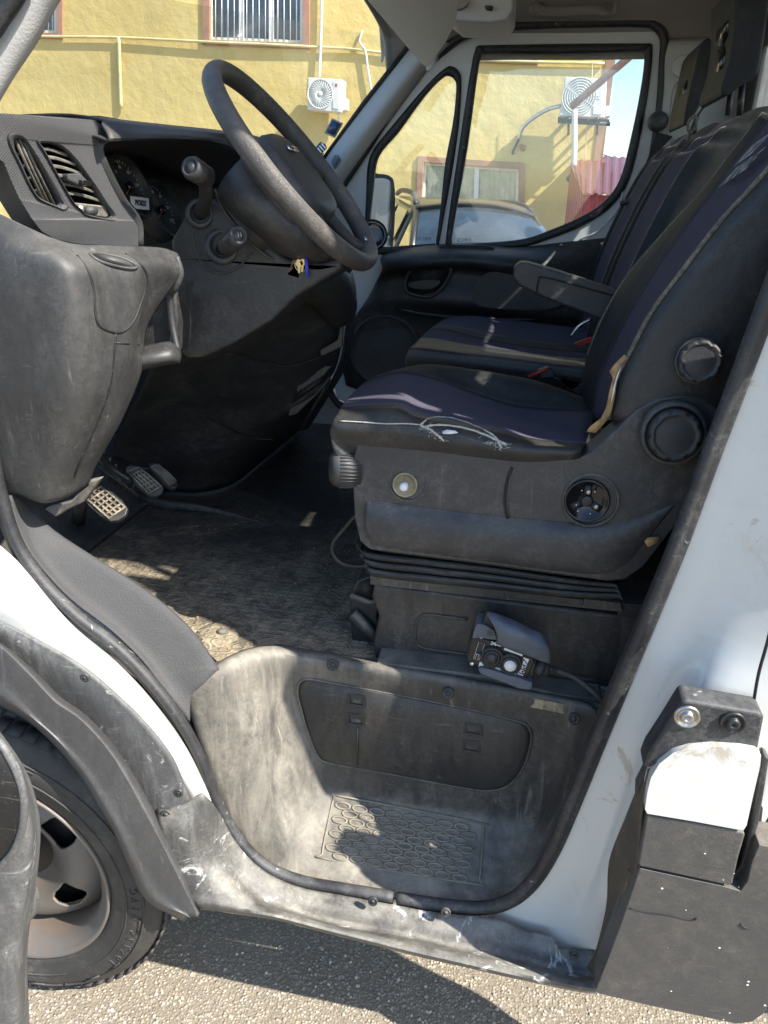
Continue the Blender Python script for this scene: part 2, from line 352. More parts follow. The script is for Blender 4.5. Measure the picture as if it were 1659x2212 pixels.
M['metalblk'] = simple('black_steel', (.03, .03, .03), .4, .4)
M['blueglass'] = simple('solar_blue', (.05, .09, .2), .25, var=.1)
M['blue'] = simple('blue_plastic', (.04, .05, .4), .4)
M['red'] = simple('red_plastic', (.5, .03, .02), .4)
M['orange'] = simple('signal_orange', (.75, .2, .03), .6)
M['brass'] = simple('brass_key', (.55, .42, .2), .3, 1)
M['brownl'] = simple('brown_leather', (.16, .08, .045), .6)
M['greyrub'] = plastic('grey_rubber', (.085, .1, .125), .55, dust=.3, dcol=(.25, .26, .27), ds=12, scratch=.2, sdir=(30, 30, 5), wear=((.02, .022, .025), 22, .56, .7))
M['belt'] = simple('belt_webbing', (.022, .021, .021), .8, var=.2, scale=120, bump=.4)
M['bolster'] = plastic('side_leatherette', (.017, .0172, .019), .62, dust=.14, pat=('leather', 230, .2), grain=400, gst=.12, scratch=.05, ds=5, dcol=(.2, .19, .17), scuff=.08, spec=.3)
M['gold'] = plastic('pale_edge_leather', (.045, .042, .035), .5, dust=.55, dcol=(.42, .36, .25), ds=14, lo=.3, hi=.6, pat=('leather', 250, .5), grain=500, scratch=0)  # pale gold tone for the thin seat edges
# ================================================================== ground
def ground():
    m, t, b, out = newmat('asphalt'); N = NT(t); co = N.co()
    v = t.nodes.new('ShaderNodeTexVoronoi'); v.inputs['Scale'].default_value = 165; t.links.new(co, v.inputs['Vector'])
    v2 = t.nodes.new('ShaderNodeTexVoronoi'); v2.inputs['Scale'].default_value = 230; t.links.new(co, v2.inputs['Vector'])
    rnd = N.xyz(v.outputs['Color'])[0]
    c = N.mix(N.ramp(rnd, .1, .95), (.15, .13, .105), (.46, .4, .31))
    c = N.mix(N.ramp(N.xyz(v.outputs['Color'])[1], .93, .95), c, (.55, .5, .42))
    edge = N.ramp(v.outputs['Distance'], .25, .62)
    c = N.mix(N.ramp(N.noise(co, 4, 8, .7, .5), .55, .7, 0, .35), c, (.12, .1, .08)); c = N.mix(edge, c, (.24, .2, .145)); c = N.mix(N.ramp(N.noise(co, 1.2, 5), .35, .7, 0, .35), c, (.3, .27, .22))
    t.links.new(c, b.inputs['Base Color']); b.inputs['Roughness'].default_value = .9
    h = N.math('ADD', N.math('MULTIPLY', N.math('SUBTRACT', 1.0, v.outputs['Distance']), rnd), N.math('MULTIPLY', v2.outputs['Distance'], .3))
    t.links.new(N.bump(h, .9, .005), b.inputs['Normal'])
    S = 400; mesh('ground', [(-S, -S, 0), (S, -S, 0), (S, S, 0), (-S, S, 0)], [(0, 1, 2, 3)], m, sm=False)['kind'] = 'structure'
ground()
mb = MB()
for _ in range(420):
    p = P(random.uniform(60, 1300), random.uniform(2040, 2212), Z=0); rr = random.uniform(.0015, .0042)
    mb.lathe(p, (random.random()-.5, random.random()-.5, 1), [(rr, 0), (rr*.9, rr*.5), (rr*.4, rr*.9), (0, rr*.95)], 6)
tag(mb.build('loose_gravel', simple('pale_gravel', (.4, .35, .28), .9, var=.4, scale=30), None, sm=False), 'loose pale gravel scattered on the asphalt below the door sill', 'gravel', kind='stuff')

# ================================================================== the van
van = empty('delivery_van', (0, 0, 0), 'worn white delivery truck cab with its driver door open, dusty black interior and violet seats', 'van')

# ---- lower body, white rocker band in front of the seal
rows = [[(-60, 1130, -.04), (50, 1225, -.03), (150, 1345, -.03), (250, 1430, -.03), (330, 1515, -.03), (400, 1612, -.03), (450, 1712, -.03), (500, 1815, -.015), (545, 1865, -.01)],
        [(-60, 1190, -.07), (35, 1262, -.062), (130, 1358, -.055), (226, 1437, -.055), (310, 1515, -.055), (374, 1598, -.055), (427, 1698, -.05), (476, 1805, -.02), (525, 1880, -.01)],
        [(-60, 1262, -.085), (15, 1310, -.08), (110, 1370, -.075), (205, 1441, -.075), (286, 1512, -.075), (347, 1588, -.075), (402, 1682, -.07), (452, 1792, -.03), (510, 1892, -.01)],
        [(-60, 1328, -.08), (0, 1348, -.08), (90, 1394, -.08), (185, 1449, -.08), (265, 1516, -.08), (328, 1586, -.08), (384, 1672, -.075), (430, 1775, -.04), (500, 1905, -.01)]]
body = sheet('body_shell', psurf(rows, 6, 5), M['paint'], van, solid=.003)
# ---- B pillar and rear quarter, white
prow = [  # rows run down; columns from seal to outer skin
 [(1655, 660, -.015), (1690, 690, -.024), (1740, 715, -.038), (1860, 735, -.062), (2000, 780, -.09)],
 [(1590, 850, -.015), (1626, 872, -.024), (1674, 892, -.036), (1780, 915, -.062), (1930, 960, -.095)],
 [(1520, 1040, -.015), (1556, 1058, -.025), (1604, 1080, -.036), (1700, 1098, -.06), (1860, 1120, -.10)],
 [(1462, 1195, -.015), (1498, 1212, -.025), (1544, 1234, -.036), (1640, 1245, -.06), (1820, 1265, -.105)],
 [(1400, 1350, -.015), (1436, 1367, -.026), (1482, 1383, -.038), (1590, 1390, -.075), (1780, 1400, -.115)],
 [(1355, 1460, -.015), (1390, 1478, -.028), (1432, 1498, -.042), (1530, 1510, -.10), (1740, 1540, -.12)],
 [(1308, 1570, -.015), (1345, 1590, -.028), (1385, 1610, -.05), (1450, 1640, -.11), (1700, 1690, -.12)],
 [(1262, 1680, -.015), (1300, 1700, -.026), (1345, 1725, -.045), (1385, 1770, -.09), (1640, 1800, -.10)],
 [(1215, 1800, -.015), (1252, 1820, -.022), (1300, 1845, -.035), (1345, 1880, -.07), (1600, 1950, -.09)],
 [(1152, 1902, -.015), (1205, 1922, -.02), (1255, 1945, -.03), (1315, 1985, -.06), (1560, 2060, -.08)],
 [(1085, 1958, -.015), (1135, 1995, -.025), (1190, 2040, -.035), (1280, 2090, -.06), (1500, 2150, -.08)],
 [(1040, 1990, -.012), (1120, 2040, -.02), (1190, 2080, -.03), (1270, 2120, -.05), (1500, 2180, -.08)]]
PRR = psurf(prow, 6, 6); PRS = Skin(PRR); rp = sheet('rear_pillar', PRR, M['paint'], van, solid=.003)
# rear side skin of the cab beyond the pillar
MB().tube(smooth([P(x, y, Y=-.119) for x, y in ((1700, 1200), (1662, 1370), (1640, 1450), (1628, 1515))], 5), .0022, 6).build('panel_gap', M['darker'], van)
MB().tube([P(1480, 1512, Y=-.113), P(1560, 1524, Y=-.12), P(1640, 1536, Y=-.12)], .0022, 6).build('panel_gap', M['grime'], van)
# black bracket above the flap
br = plate('corner_bracket', [(1472, 1518), (1480, 1512), (1640, 1540), (1652, 1550), (1636, 1628), (1560, 1612), (1480, 1625), (1405, 1660), (1388, 1660), (1400, 1630), (1430, 1585)], -.155, M['seal'], van, th=.04, bevel=.006, bseg=3)
for (x, y) in ((1484, 1548), (1583, 1562)):
    mb = MB().lathe(P(x, y, Y=-.158), (0, -1, 0), [(.017, -.002), (.017, .002), (.0135, .0025), (.013, -.0005), (.009, -.0005), (.009, .004), (.007, .006), (.003, .006), (.0025, .002), (0, .002)], 28)
    mb.build('screw', M['steel'] if x < 1500 else M['metalblk'], br)
# fuel flap
fl = plate('fuel_flap', [(1398, 1758), (1393, 1748), (1398, 1712), (1406, 1680), (1424, 1650), (1455, 1626), (1490, 1616), (1540, 1612), (1600, 1616), (1634, 1622), (1644, 1632), (1642, 1655), (1628, 1715), (1613, 1783), (1606, 1794), (1592, 1792), (1500, 1775)], -.165, M['paint'], van, th=.03, bevel=.008, bseg=4, ang=28)
plate('lower_flap', [(1397, 1762), (1606, 1798), (1610, 1804), (1596, 1850), (1583, 1908), (1576, 1914), (1382, 1872), (1378, 1866)], -.162, M['panel'], fl, th=.03, bevel=.004, bseg=3)
# recess behind the flap
plate('flap_recess', [(1375, 1700), (1400, 1650), (1480, 1600), (1650, 1600), (1662, 1640), (1630, 1920), (1370, 1900)], -.112, M['dark'], van, th=.02, bevel=.003)
plate('flap_frame', [(1560, 1918), (1592, 1926), (1606, 1905), (1640, 1780), (1663, 1640), (1652, 1632), (1622, 1790), (1600, 1870)], -.14, M['seal'], van, th=.03, bevel=.003)
# lower grey side panel
lp = plate('side_skirt', [(1382, 1876), (1560, 1914), (1600, 1925), (1614, 1905), (1625, 1860), (1640, 1825), (1700, 1836), (1760, 1850), (1700, 2090), (1672, 2150), (1650, 2190), (1625, 2208), (1590, 2212), (1400, 2172), (1290, 2146), (1287, 2138), (1310, 2080), (1345, 1985)], -.16, M['panel'], van, th=.05, bevel=.007, bseg=3)
MB().tube(smooth([P(x, y, Y=-.1605) for x, y in ((1359, 1962), (1400, 1972), (1450, 1978), (1490, 1987), (1506, 1984))], 5), [.0006+.0011*(i/20)**2 for i in range(21)], 6).build('deep_scratch', M['darker'], lp)
MB().tube([P(1599, 1996, Y=-.1605), P(1608, 2004, Y=-.1605), P(1617, 2006, Y=-.1605)], .0016, 6).build('deep_scratch', M['darker'], lp)
# dark drain gutter between pillar and skirt
g = [[(1402, 1660, -.15), (1395, 1685, -.13), (1380, 1700, -.09)], [(1388, 1740, -.15), (1372, 1760, -.12), (1352, 1770, -.08)], [(1380, 1860, -.15), (1350, 1868, -.11), (1318, 1860, -.07)],
     [(1358, 1960, -.15), (1335, 1965, -.105), (1312, 1955, -.075)], [(1330, 2040, -.15), (1305, 2040, -.11), (1290, 2050, -.09)], [(1300, 2125, -.15), (1285, 2110, -.12), (1270, 2090, -.09)]]
sheet('drain_channel', psurf(g, 5, 5), M['grime'], van, solid=.004)
MB().tube(smooth([P(1365, 1880, Y=-.13), P(1345, 1950, Y=-.125), P(1325, 2010, Y=-.125), P(1300, 2085, Y=-.13)], 6), .006).build('drain_lip', M['grime'], van)

# ---- door seal
spath = [(70, -70, -.02), (28, 0, -.02), (-12, 60, -.02), (-55, 140, -.02), (-60, 420, -.02), (-40, 700, -.02), (-20, 950, -.02), (0, 1065, -.02), (35, 1172, -.02), (90, 1255, -.02), (170, 1335, -.02), (255, 1400, -.02), (325, 1473, -.02), (385, 1552, -.02), (432, 1640, -.02), (468, 1735, -.02), (515, 1815, -.02), (575, 1872, -.02), (650, 1903, -.02), (740, 1920, -.02), (850, 1938, -.02)]
spath2 = [(858, 1940, -.02), (960, 1955, -.02), (1040, 1960, -.02), (1100, 1945, -.02), (1150, 1903, -.02), (1195, 1830, -.02), (1240, 1725, -.02), (1290, 1600, -.02), (1345, 1465, -.02), (1405, 1320, -.02), (1465, 1170, -.02), (1530, 990, -.02), (1590, 830, -.02), (1660, 640, -.02), (1740, 430, -.02)]
def seal(name, path, parent, r=.0125):
    pp = smooth([P(*p[:2], Y=p[2]) for p in path], 7); mb = MB()
    N = len(pp); rings = []
    prof = [(-1.25, .35), (-1.15, -.35), (-.8, -.75), (-.45, -.55), (-.2, -.95), (.35, -1.0), (.8, -.6), (.95, 0), (.8, .5), (0, .8), (-.8, .6)]
    for i, p in enumerate(pp):
        t = (pp[min(i+1, N-1)]-pp[max(i-1, 0)]).normalized(); nrm = Vector((0, 1, 0)); s = t.cross(nrm).normalized()
        rings.append([p+s*(a*r)+nrm*(b*r) for a, b in prof])
    mb.grid(rings, True); mb.add(rings[0], [tuple(range(len(prof)))]); mb.add(rings[-1], [tuple(range(len(prof)))])
    return mb.build(name, M['seal'], parent)
sl1 = seal('door_seal', spath, van); seal('seal_section', spath2, sl1)

# ---- wheel arch, fender flare
rows = [[(-60, 1322, -.085), (0, 1342, -.085), (90, 1388, -.085), (182, 1442, -.085), (262, 1510, -.085), (320, 1568, -.085), (370, 1632, -.085), (396, 1690, -.085), (418, 1750, -.085)],
        [(-60, 1345, -.092), (0, 1364, -.092), (80, 1417, -.092), (165, 1480, -.092), (240, 1552, -.092), (292, 1618, -.092), (334, 1690, -.092), (360, 1745, -.092), (380, 1795, -.092)],
        [(-60, 1372, -.088), (0, 1396, -.088), (66, 1452, -.088), (134, 1518, -.088), (196, 1578, -.088), (250, 1645, -.088), (294, 1716, -.088), (326, 1775, -.088), (352, 1835, -.088)]]
fp = sheet('fender_panel', psurf(rows, 6, 5), M['clad'], van, solid=.004)
for x, y in ((183, 1464), (385, 1713)):
    MB().lathe(P(x, y, Y=-.091), (0, -1, 0), [(.008, -.003), (.008, .0008), (.006, .0016), (.005, .0008), (.0035, .0008), (.003, .002), (0, .0022)], 20).build('rivet', M['low'], fp)
L0 = [(-60, 1362), (0, 1390), (70, 1448), (128, 1506), (186, 1548), (243, 1610), (288, 1677), (326, 1745), (362, 1812), (398, 1880), (432, 1972)]
L1 = [(-60, 1368), (0, 1396), (66, 1456), (120, 1512), (177, 1553), (234, 1614), (278, 1681), (316, 1750), (351, 1817), (386, 1886), (428, 1976)]
L2 = [(-60, 1376), (-2, 1405), (61, 1465), (114, 1521), (170, 1562), (226, 1623), (269, 1690), (307, 1759), (342, 1826), (377, 1894), (425, 1979)]
L3 = [(-60, 1440), (-8, 1460), (42, 1503), (90, 1555), (147, 1606), (203, 1668), (245, 1733), (280, 1797), (313, 1866), (352, 1930), (414, 1981)]
L4 = [(-60, 1500), (-14, 1508), (20, 1524), (64, 1550), (121, 1602), (178, 1672), (216, 1735), (249, 1792), (281, 1865), (322, 1942), (402, 1980)]
rows = [[(a, b, Y) for a, b in L] for L, Y in ((L0, -.085), (L0, -.10), (L1, -.136), (L2, -.141), (L3, -.142), (L4, -.138))]+[[(a-2, b+9, -.05) for a, b in L4]]
sheet('fender_flare', psurf(rows, 6, 4), M['flare'], van, solid=.003)
# rocker trim: corner piece and long sill
rows = [[(338, 1745, -.09), (395, 1738, -.09), (430, 1715, -.085), (447, 1722, -.08), (474, 1758, -.05), (508, 1818, -.04), (562, 1876, -.035), (640, 1915, -.032), (740, 1935, -.032), (850, 1955, -.032), (960, 1975, -.032), (1075, 1985, -.035), (1130, 2008, -.045), (1190, 2022, -.05), (1200, 2045, -.055), (1290, 2052, -.06)],
        [(343, 1790, -.115), (392, 1790, -.115), (425, 1790, -.1), (452, 1800, -.085), (480, 1835, -.07), (520, 1880, -.062), (585, 1925, -.06), (660, 1950, -.058), (750, 1968, -.058), (860, 1990, -.058), (970, 2010, -.058), (1080, 2025, -.06), (1140, 2045, -.065), (1200, 2060, -.07), (1230, 2075, -.075), (1295, 2085, -.08)],
        [(362, 1850, -.12), (400, 1850, -.115), (430, 1855, -.105), (460, 1870, -.095), (500, 1895, -.085), (545, 1930, -.08), (605, 1960, -.078), (680, 1985, -.076), (765, 2005, -.076), (870, 2022, -.076), (975, 2045, -.076), (1080, 2062, -.078), (1145, 2080, -.08), (1205, 2098, -.085), (1245, 2105, -.09), (1292, 2110, -.095)],
        [(388, 1920, -.12), (425, 1925, -.122), (455, 1930, -.122), (490, 1938, -.12), (530, 1950, -.118), (580, 1965, -.116), (640, 1980, -.115), (705, 1998, -.115), (790, 2018, -.115), (880, 2038, -.115), (985, 2062, -.115), (1085, 2085, -.115), (1150, 2100, -.118), (1210, 2115, -.12), (1250, 2122, -.122), (1290, 2130, -.122)],
        [(410, 1955, -.118), (430, 1958, -.125), (460, 1962, -.125), (500, 1968, -.125), (545, 1974, -.125), (595, 1982, -.125), (655, 1998, -.125), (720, 2015, -.125), (800, 2035, -.125), (890, 2058, -.125), (995, 2082, -.125), (1090, 2104, -.125), (1155, 2118, -.125), (1212, 2130, -.125), (1255, 2138, -.125), (1288, 2142, -.125)],
        [(412, 1960, -.05), (432, 1963, -.05), (462, 1966, -.05), (502, 1972, -.05), (547, 1978, -.05), (597, 1986, -.05), (657, 2002, -.05), (722, 2019, -.05), (802, 2039, -.05), (892, 2062, -.05), (997, 2086, -.05), (1092, 2108, -.05), (1157, 2122, -.05), (1214, 2134, -.05), (1257, 2142, -.05), (1288, 2146, -.05)]]
rk = sheet('rocker_trim', psurf(rows, 4, 4), M['rock'], van, solid=.003)
for x, y, Y in ((805, 1908+40, -.055), (963, 1934+38, -.055), (1240, 2060, -.075), (358, 1760, -.1)):
    MB().lathe(P(x, y, Y=Y-.002), (0, -1, .25), [(.009, -.004), (.009, .0003), (.007, .0012), (.006, .0), (.004, .0), (.004, .0018), (0, .002)], 22).build('rivet', M['low'], rk)

# ---- front wheel
WC = Vector((-.905, -.108, .338))
def wheel():
    c = WC; ax = (0, -1, 0)
    t = MB().lathe(c, ax, [(.222, -.19), (.25, -.2), (.29, -.205), (.322, -.19), (.336, -.165), (.336, -.06), (.334, -.035), (.327, -.018), (.313, -.004), (.308, -.003), (.306, .0), (.29, .006), (.262, .006), (.258, .003), (.245, .002), (.232, -.004), (.224, -.012), (.222, -.03)], 96)
    for k in range(70):   # tread blocks round the shoulder
        a = 2*math.pi*k/70; d = Vector((math.cos(a), 0, math.sin(a))); tn = Vector((-d.z, 0, d.x))
        Mx = Matrix((tn, Vector((0, 1, 0)), d)).transposed()
        for yy in (.035, .075, .125): t.box(c+d*.3355+Vector((0, yy, 0)), (.0115, .017, .0022), Mx)
    ty = t.build('front_wheel', M['tyre'], van)
    s = MB()
    for k in range(26):   # raised bars on the sidewall
        a = 2*math.pi*k/26; 
        if k % 13 in (0, 1, 2, 3, 4): continue
        d = Vector((math.cos(a), 0, math.sin(a))); tn = Vector((-d.z, 0, d.x)); Mx = Matrix((tn, Vector((0, 1, 0)), d)).transposed()
        s.box(c+d*.295+Vector((0, -.0065, 0)), (.02 if k % 3 else .002, .0015, .0012), Mx)
    s.tube([c+Vector((.301*math.cos(a), -.0035, .301*math.sin(a))) for a in [2*math.pi*k/72 for k in range(72)]], .0022, 6, True)
    s.tube([c+Vector((.268*math.cos(a), -.0065, .268*math.sin(a))) for a in [2*math.pi*k/72 for k in range(72)]], .0018, 6, True)
    s.build('sidewall_ribs', M['tyre'], ty)
    for wd, a0 in (('195/75 R16C', -40), ('107/105R', 200), ('TUBELESS', 110)):
        for i, ch in enumerate(wd):
            a = R_(a0+i*4.4); d = Vector((math.cos(a), 0, math.sin(a))); 
            text('sidewall_letter', ch, c+d*.284+Vector((0, -.0068, 0)), (-d.z, 0, d.x), d, .024, M['tyre'], ty, ext=.001) if ch != ' ' else None
    # rim
    s = MB().lathe(c, ax, [(.222, -.17), (.216, -.17), (.2, -.12), (.196, -.05), (.203, -.02), (.214, -.012), (.22, -.004), (.226, .002), (.2295, .0), (.2285, -.008), (.222, -.02)], 96)
    s.build('rim', M['rim'], ty)
    # disc with four slots: build as polar grid with holes
    def hh(r): return (-.075 if r < .07 else -.075+.035*math.sin(min(1, (r-.07)/.06)*math.pi/2) if r < .13 else -.04-.05*((r-.13)/.068)**2)
    nr, na = 80, 540; vs = []; fs = []
    for i in range(nr+1):
        r = .03+.168*i/nr
        for k in range(na): a = 2*math.pi*k/na; vs.append(c+Vector((r*math.cos(a), -hh(r), r*math.sin(a))))
    for i in range(nr):
        r = .03+.168*(i+.5)/nr
        for k in range(na):
            a = math.degrees(2*math.pi*(k+.5)/na)
            da = ((a-0) % 72)-36; u = da/14*(r/.14); w = (r-.14)/.027
            if abs(u)**3.2+abs(w)**3.2 < 1: continue
            k2 = (k+1) % na; fs.append((i*na+k, i*na+k2, (i+1)*na+k2, (i+1)*na+k))
    used = sorted({i for f in fs for i in f}); mp = {v: i for i, v in enumerate(used)}
    mesh('rim_disc', [vs[i] for i in used], [tuple(mp[i] for i in f) for f in fs], M['rim'], ty, solid=.005)
    mb = MB().lathe(c, ax, [(.105, .03), (.1, .045), (.085, .055), (.07, .058), (.06, .075), (.05, .085), (.0, .088)], 48)
    mb.build('hub_cap', M['clad'], ty)
    for k in range(5):
        a = R_(72*k+2); MB().lathe(c+Vector((.082*math.cos(a), -.05, .082*math.sin(a))), ax, [(.015, 0), (.015, .005), (.011, .006), (.011, .016), (.009, .018), (0, .018)], 6).build('wheel_nut', M['brass'], ty)
    MB().lathe(c+Vector((0, .12, 0)), ax, [(.19, 0), (.18, .03), (.1, .05), (0, .05)], 40).build('brake_disc', M['metalblk'], ty)
wheel()
# inner wheel housing
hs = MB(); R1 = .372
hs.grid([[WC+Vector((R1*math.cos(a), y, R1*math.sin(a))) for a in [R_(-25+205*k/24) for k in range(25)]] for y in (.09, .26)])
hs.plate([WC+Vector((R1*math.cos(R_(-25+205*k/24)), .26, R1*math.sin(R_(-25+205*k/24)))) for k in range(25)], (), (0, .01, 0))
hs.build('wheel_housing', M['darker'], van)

# ---- sill plate between the seal and the floor
rows = [[(20, 1070, -.01), (40, 1150, -.01), (80, 1215, -.01), (150, 1292, -.01), (240, 1362, -.01), (310, 1430, -.01), (362, 1500, -.01), (410, 1560, -.01)],
        [(32, 1070, .01), (48, 1125, .01), (80, 1190, .01), (150, 1266, .01), (240, 1334, .01), (310, 1400, .01), (366, 1466, .01), (413, 1505, .01)],
        [(42, 1076, .03), (62, 1115, .03), (100, 1165, .03), (175, 1232, .03), (262, 1295, .03), (335, 1352, .03), (395, 1420, .03), (440, 1478, .02)],
        [(48, 1085, .05), (75, 1110, .05), (118, 1150, .05), (200, 1205, .05), (290, 1262, .05), (365, 1318, .05), (425, 1380, .05), (470, 1448, .04)],
        [(52, 1095, .07), (78, 1118, .07), (122, 1158, .07), (203, 1212, .07), (293, 1268, .07), (368, 1326, .07), (427, 1388, .07), (472, 1456, .06)]]
sheet('sill_plate', psurf(rows, 6, 4), M['strip'], van, solid=.004)

# ---- floor
FZ = .72
fl_pts = [P(52, 1090, Z=FZ), P(203, 1212, Z=FZ), P(293, 1268, Z=FZ), P(368, 1326, Z=FZ), P(430, 1388, Z=FZ), P(480, 1440, Z=FZ), P(560, 1418, Z=FZ), P(640, 1422, Z=FZ), P(850, 1452, Z=FZ), P(1290, 1535, Z=FZ)]
vs = [(p.x, p.y, FZ) for p in fl_pts]
ff = [(-1.25, vs[0][1]-.1, FZ)]+vs+[(.6, .1, FZ), (.6, 1.8, FZ), (-1.25, 1.8, FZ)]
fm = MB().plate([Vector(p) for p in ff], (), (0, 0, -.02)).build('floor_mat', M['floor'], van, sm=False)
# toe board sloping up ahead of the pedals + hump running across
rows = [[Vector((-1.02, y, FZ+.004)) for y in (-.05, .4, .8, 1.2, 1.75)], [Vector((-1.1, y, FZ+.03)) for y in (-.05, .4, .8, 1.2, 1.75)], [Vector((-1.22, y, FZ+.2)) for y in (-.05, .4, .8, 1.2, 1.75)], [Vector((-1.3, y, FZ+.75)) for y in (-.05, .4, .8, 1.2, 1.75)]]
sheet('bulkhead', surf(rows, 4, 6), M['dark'], van, solid=.01)
# mat fold running towards the centre
pp = [P(270, 1048, Z=FZ+.01), P(330, 1085, Z=FZ+.01), P(430, 1098, Z=FZ+.01), P(540, 1122, Z=FZ), P(630, 1150, Z=FZ-.01)]
pq = smooth(pp, 6); MB().tube(pq, [.020-.018*i/(len(pq)-1) for i in range(len(pq))], 12).build('mat_fold', M['dark'], fm)
# raised fixing tab
MB().lathe(P(470, 1370, Z=FZ+.002), (0, 0, 1), [(.045, -.002), (.043, .003), (.03, .005), (0, .005)], 24).build('fixing_pad', M['floor'], fm)
MB().lathe(P(480, 1366, Z=FZ+.006), (0, 0, 1), [(.011, 0), (.011, .004), (.006, .007), (0, .007)], 12).build('screw', M['vane'], fm)
# crumbs of dried mud
mb = MB()
for _ in range(230):
    x = random.uniform(380, 780); y = random.uniform(1180, 1440) if random.random() < .6 else random.uniform(1100, 1400)
    p = P(x, y, Z=FZ); r = random.uniform(.0008, .0026)*(1.8 if random.random() < .06 else 1)
    mb.lathe(p+Vector((0, 0, .0005)), (random.random()-.5, random.random()-.5, 1), [(r, 0), (r*.8, r*.6), (0, r)], 5)
tag(mb.build('mud_crumbs', M['foam'], None, sm=False), 'pale crumbs of dried mud scattered over the black floor mat', 'dirt', kind='stuff')

# ---- step well
rows = [[(400, 1500, .018), (500, 1432, .06), (580, 1412, .12), (650, 1420, .135), (850, 1452, .135), (1050, 1488, .135), (1200, 1520, .135), (1275, 1540, .10), (1290, 1600, -.005)],
        [(425, 1585, .018), (530, 1515, .06), (610, 1500, .13), (680, 1500, .145), (850, 1528, .145), (1050, 1565, .145), (1190, 1592, .145), (1245, 1620, .10), (1262, 1680, -.005)],
        [(458, 1685, .018), (560, 1625, .06), (640, 1600, .13), (700, 1598, .15), (855, 1622, .15), (1050, 1658, .15), (1170, 1680, .15), (1225, 1705, .09), (1240, 1740, -.005)],
        [(484, 1765, .018), (590, 1715, .06), (670, 1680, .13), (720, 1682, .155), (860, 1705, .155), (1050, 1738, .155), (1150, 1758, .15), (1200, 1782, .08), (1215, 1800, -.005)],
        [(518, 1815, .018), (615, 1775, .055), (690, 1730, .12), (730, 1722, .145), (865, 1748, .145), (1050, 1780, .145), (1130, 1800, .13), (1175, 1825, .07), (1190, 1840, -.005)],
        [(560, 1862, .018), (640, 1825, .04), (705, 1792, .085), (740, 1790, .09), (865, 1815, .09), (1045, 1850, .09), (1105, 1862, .08), (1150, 1872, .04), (1165, 1880, -.005)],
        [(625, 1885, -.005), (660, 1880, .005), (715, 1882, .01), (750, 1885, .01), (865, 1908, .01), (1030, 1935, .01), (1075, 1938, .005), (1110, 1928, .0), (1130, 1920, -.005)],
        [(640, 1905, -.02), (670, 1908, -.02), (720, 1915, -.02), (760, 1922, -.02), (865, 1942, -.02), (1030, 1962, -.02), (1065, 1958, -.02), (1095, 1945, -.02), (1115, 1932, -.02)]]
SWR0 = [[P(x+(4 if k < 7 else 0), y-16, Z=FZ+.0015) for k, (x, y, Y) in enumerate(rows[0])]]; SWR0[0][0] = P(402, 1478, Y=.03); SWR0[0][-1] = P(1292, 1575, Y=.02); SWR = surf(SWR0+[[P(a, b, Y=c) for a, b, c in r_] for r_ in rows], 6, 6); SWS = Skin(SWR)
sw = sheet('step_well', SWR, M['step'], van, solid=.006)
def rY(y): return .135+min(1, max(0, (y-1452)/230.0))*.018
# storage lid on the riser: grid following the riser, slightly proud
lid = [(652, 1478), (670, 1470), (720, 1478), (850, 1502), (1000, 1532), (1115, 1560), (1138, 1575), (1142, 1600), (1128, 1650), (1100, 1690), (1060, 1705), (1000, 1700), (850, 1672), (720, 1648), (690, 1632), (672, 1590), (655, 1530), (648, 1500)]
def ctl(n, sc, dy): 
    cx, cy = 895, 1588
    return smooth([P(cx+(a-cx)*sc, cy+(b-cy)*sc, Y=rY(b)+dy) for a, b in lid], n, True)
ring = [ctl(4, 1.012, -.002), ctl(4, 1.0, -.004), ctl(4, .99, -.0065), ctl(4, .97, -.0075)]
mb = MB().grid(ring, True); mb.add(ring[-1], [tuple(range(len(ring[-1])))])
ld = mb.build('storage_lid', M['lid'], sw)
MB().tube(ctl(4, 1.022, -.0035), .0022, 6, True).build('lid_gasket', M['step'], ld)
for (x, y, w, h) in ((770, 1514, 19, 13), (768, 1556, 19, 13), (1022, 1577, 20, 13), (1018, 1614, 19, 13)):
    Y = rY(y)-.011; cc = [(x-w, y-h-2), (x+w, y-h+3), (x+w, y+h+2), (x-w, y+h-3)]
    ci = [(x-w*.75, y-h*.7-2), (x+w*.75, y-h*.7+3), (x+w*.75, y+h*.7+2), (x-w*.75, y+h*.7-3)]
    fr = plate('latch', cc, Y, M['dark'], ld, th=.006, holes=[ci], bevel=.001)
    plate('latch_tongue', [(x-w*.5, y-h*.2-1), (x+w*.4, y-h*.2+1), (x+w*.5, y+h*.5), (x-w*.5, y+h*.5-2)], Y+.003, M['step'], ld, th=.004, bevel=.001)
MB().tube([P(773, 1572, Y=rY(1572)-.009), P(771, 1655, Y=rY(1655)-.009)], .0015, 6).build('lid_rib', M['step'], ld)
for x, y in ((718, 1437), (968, 1498), (1240, 1553), (1245, 1642)):
    MB().lathe(P(x, y, Y=.122 if x < 1200 else .1), (0, -1, .35), [(.011, -.004), (.011, .0), (.008, .002), (.006, -.001), (.004, -.001), (.0035, .002), (0, .002)], 20).build('screw', M['dark'], sw)
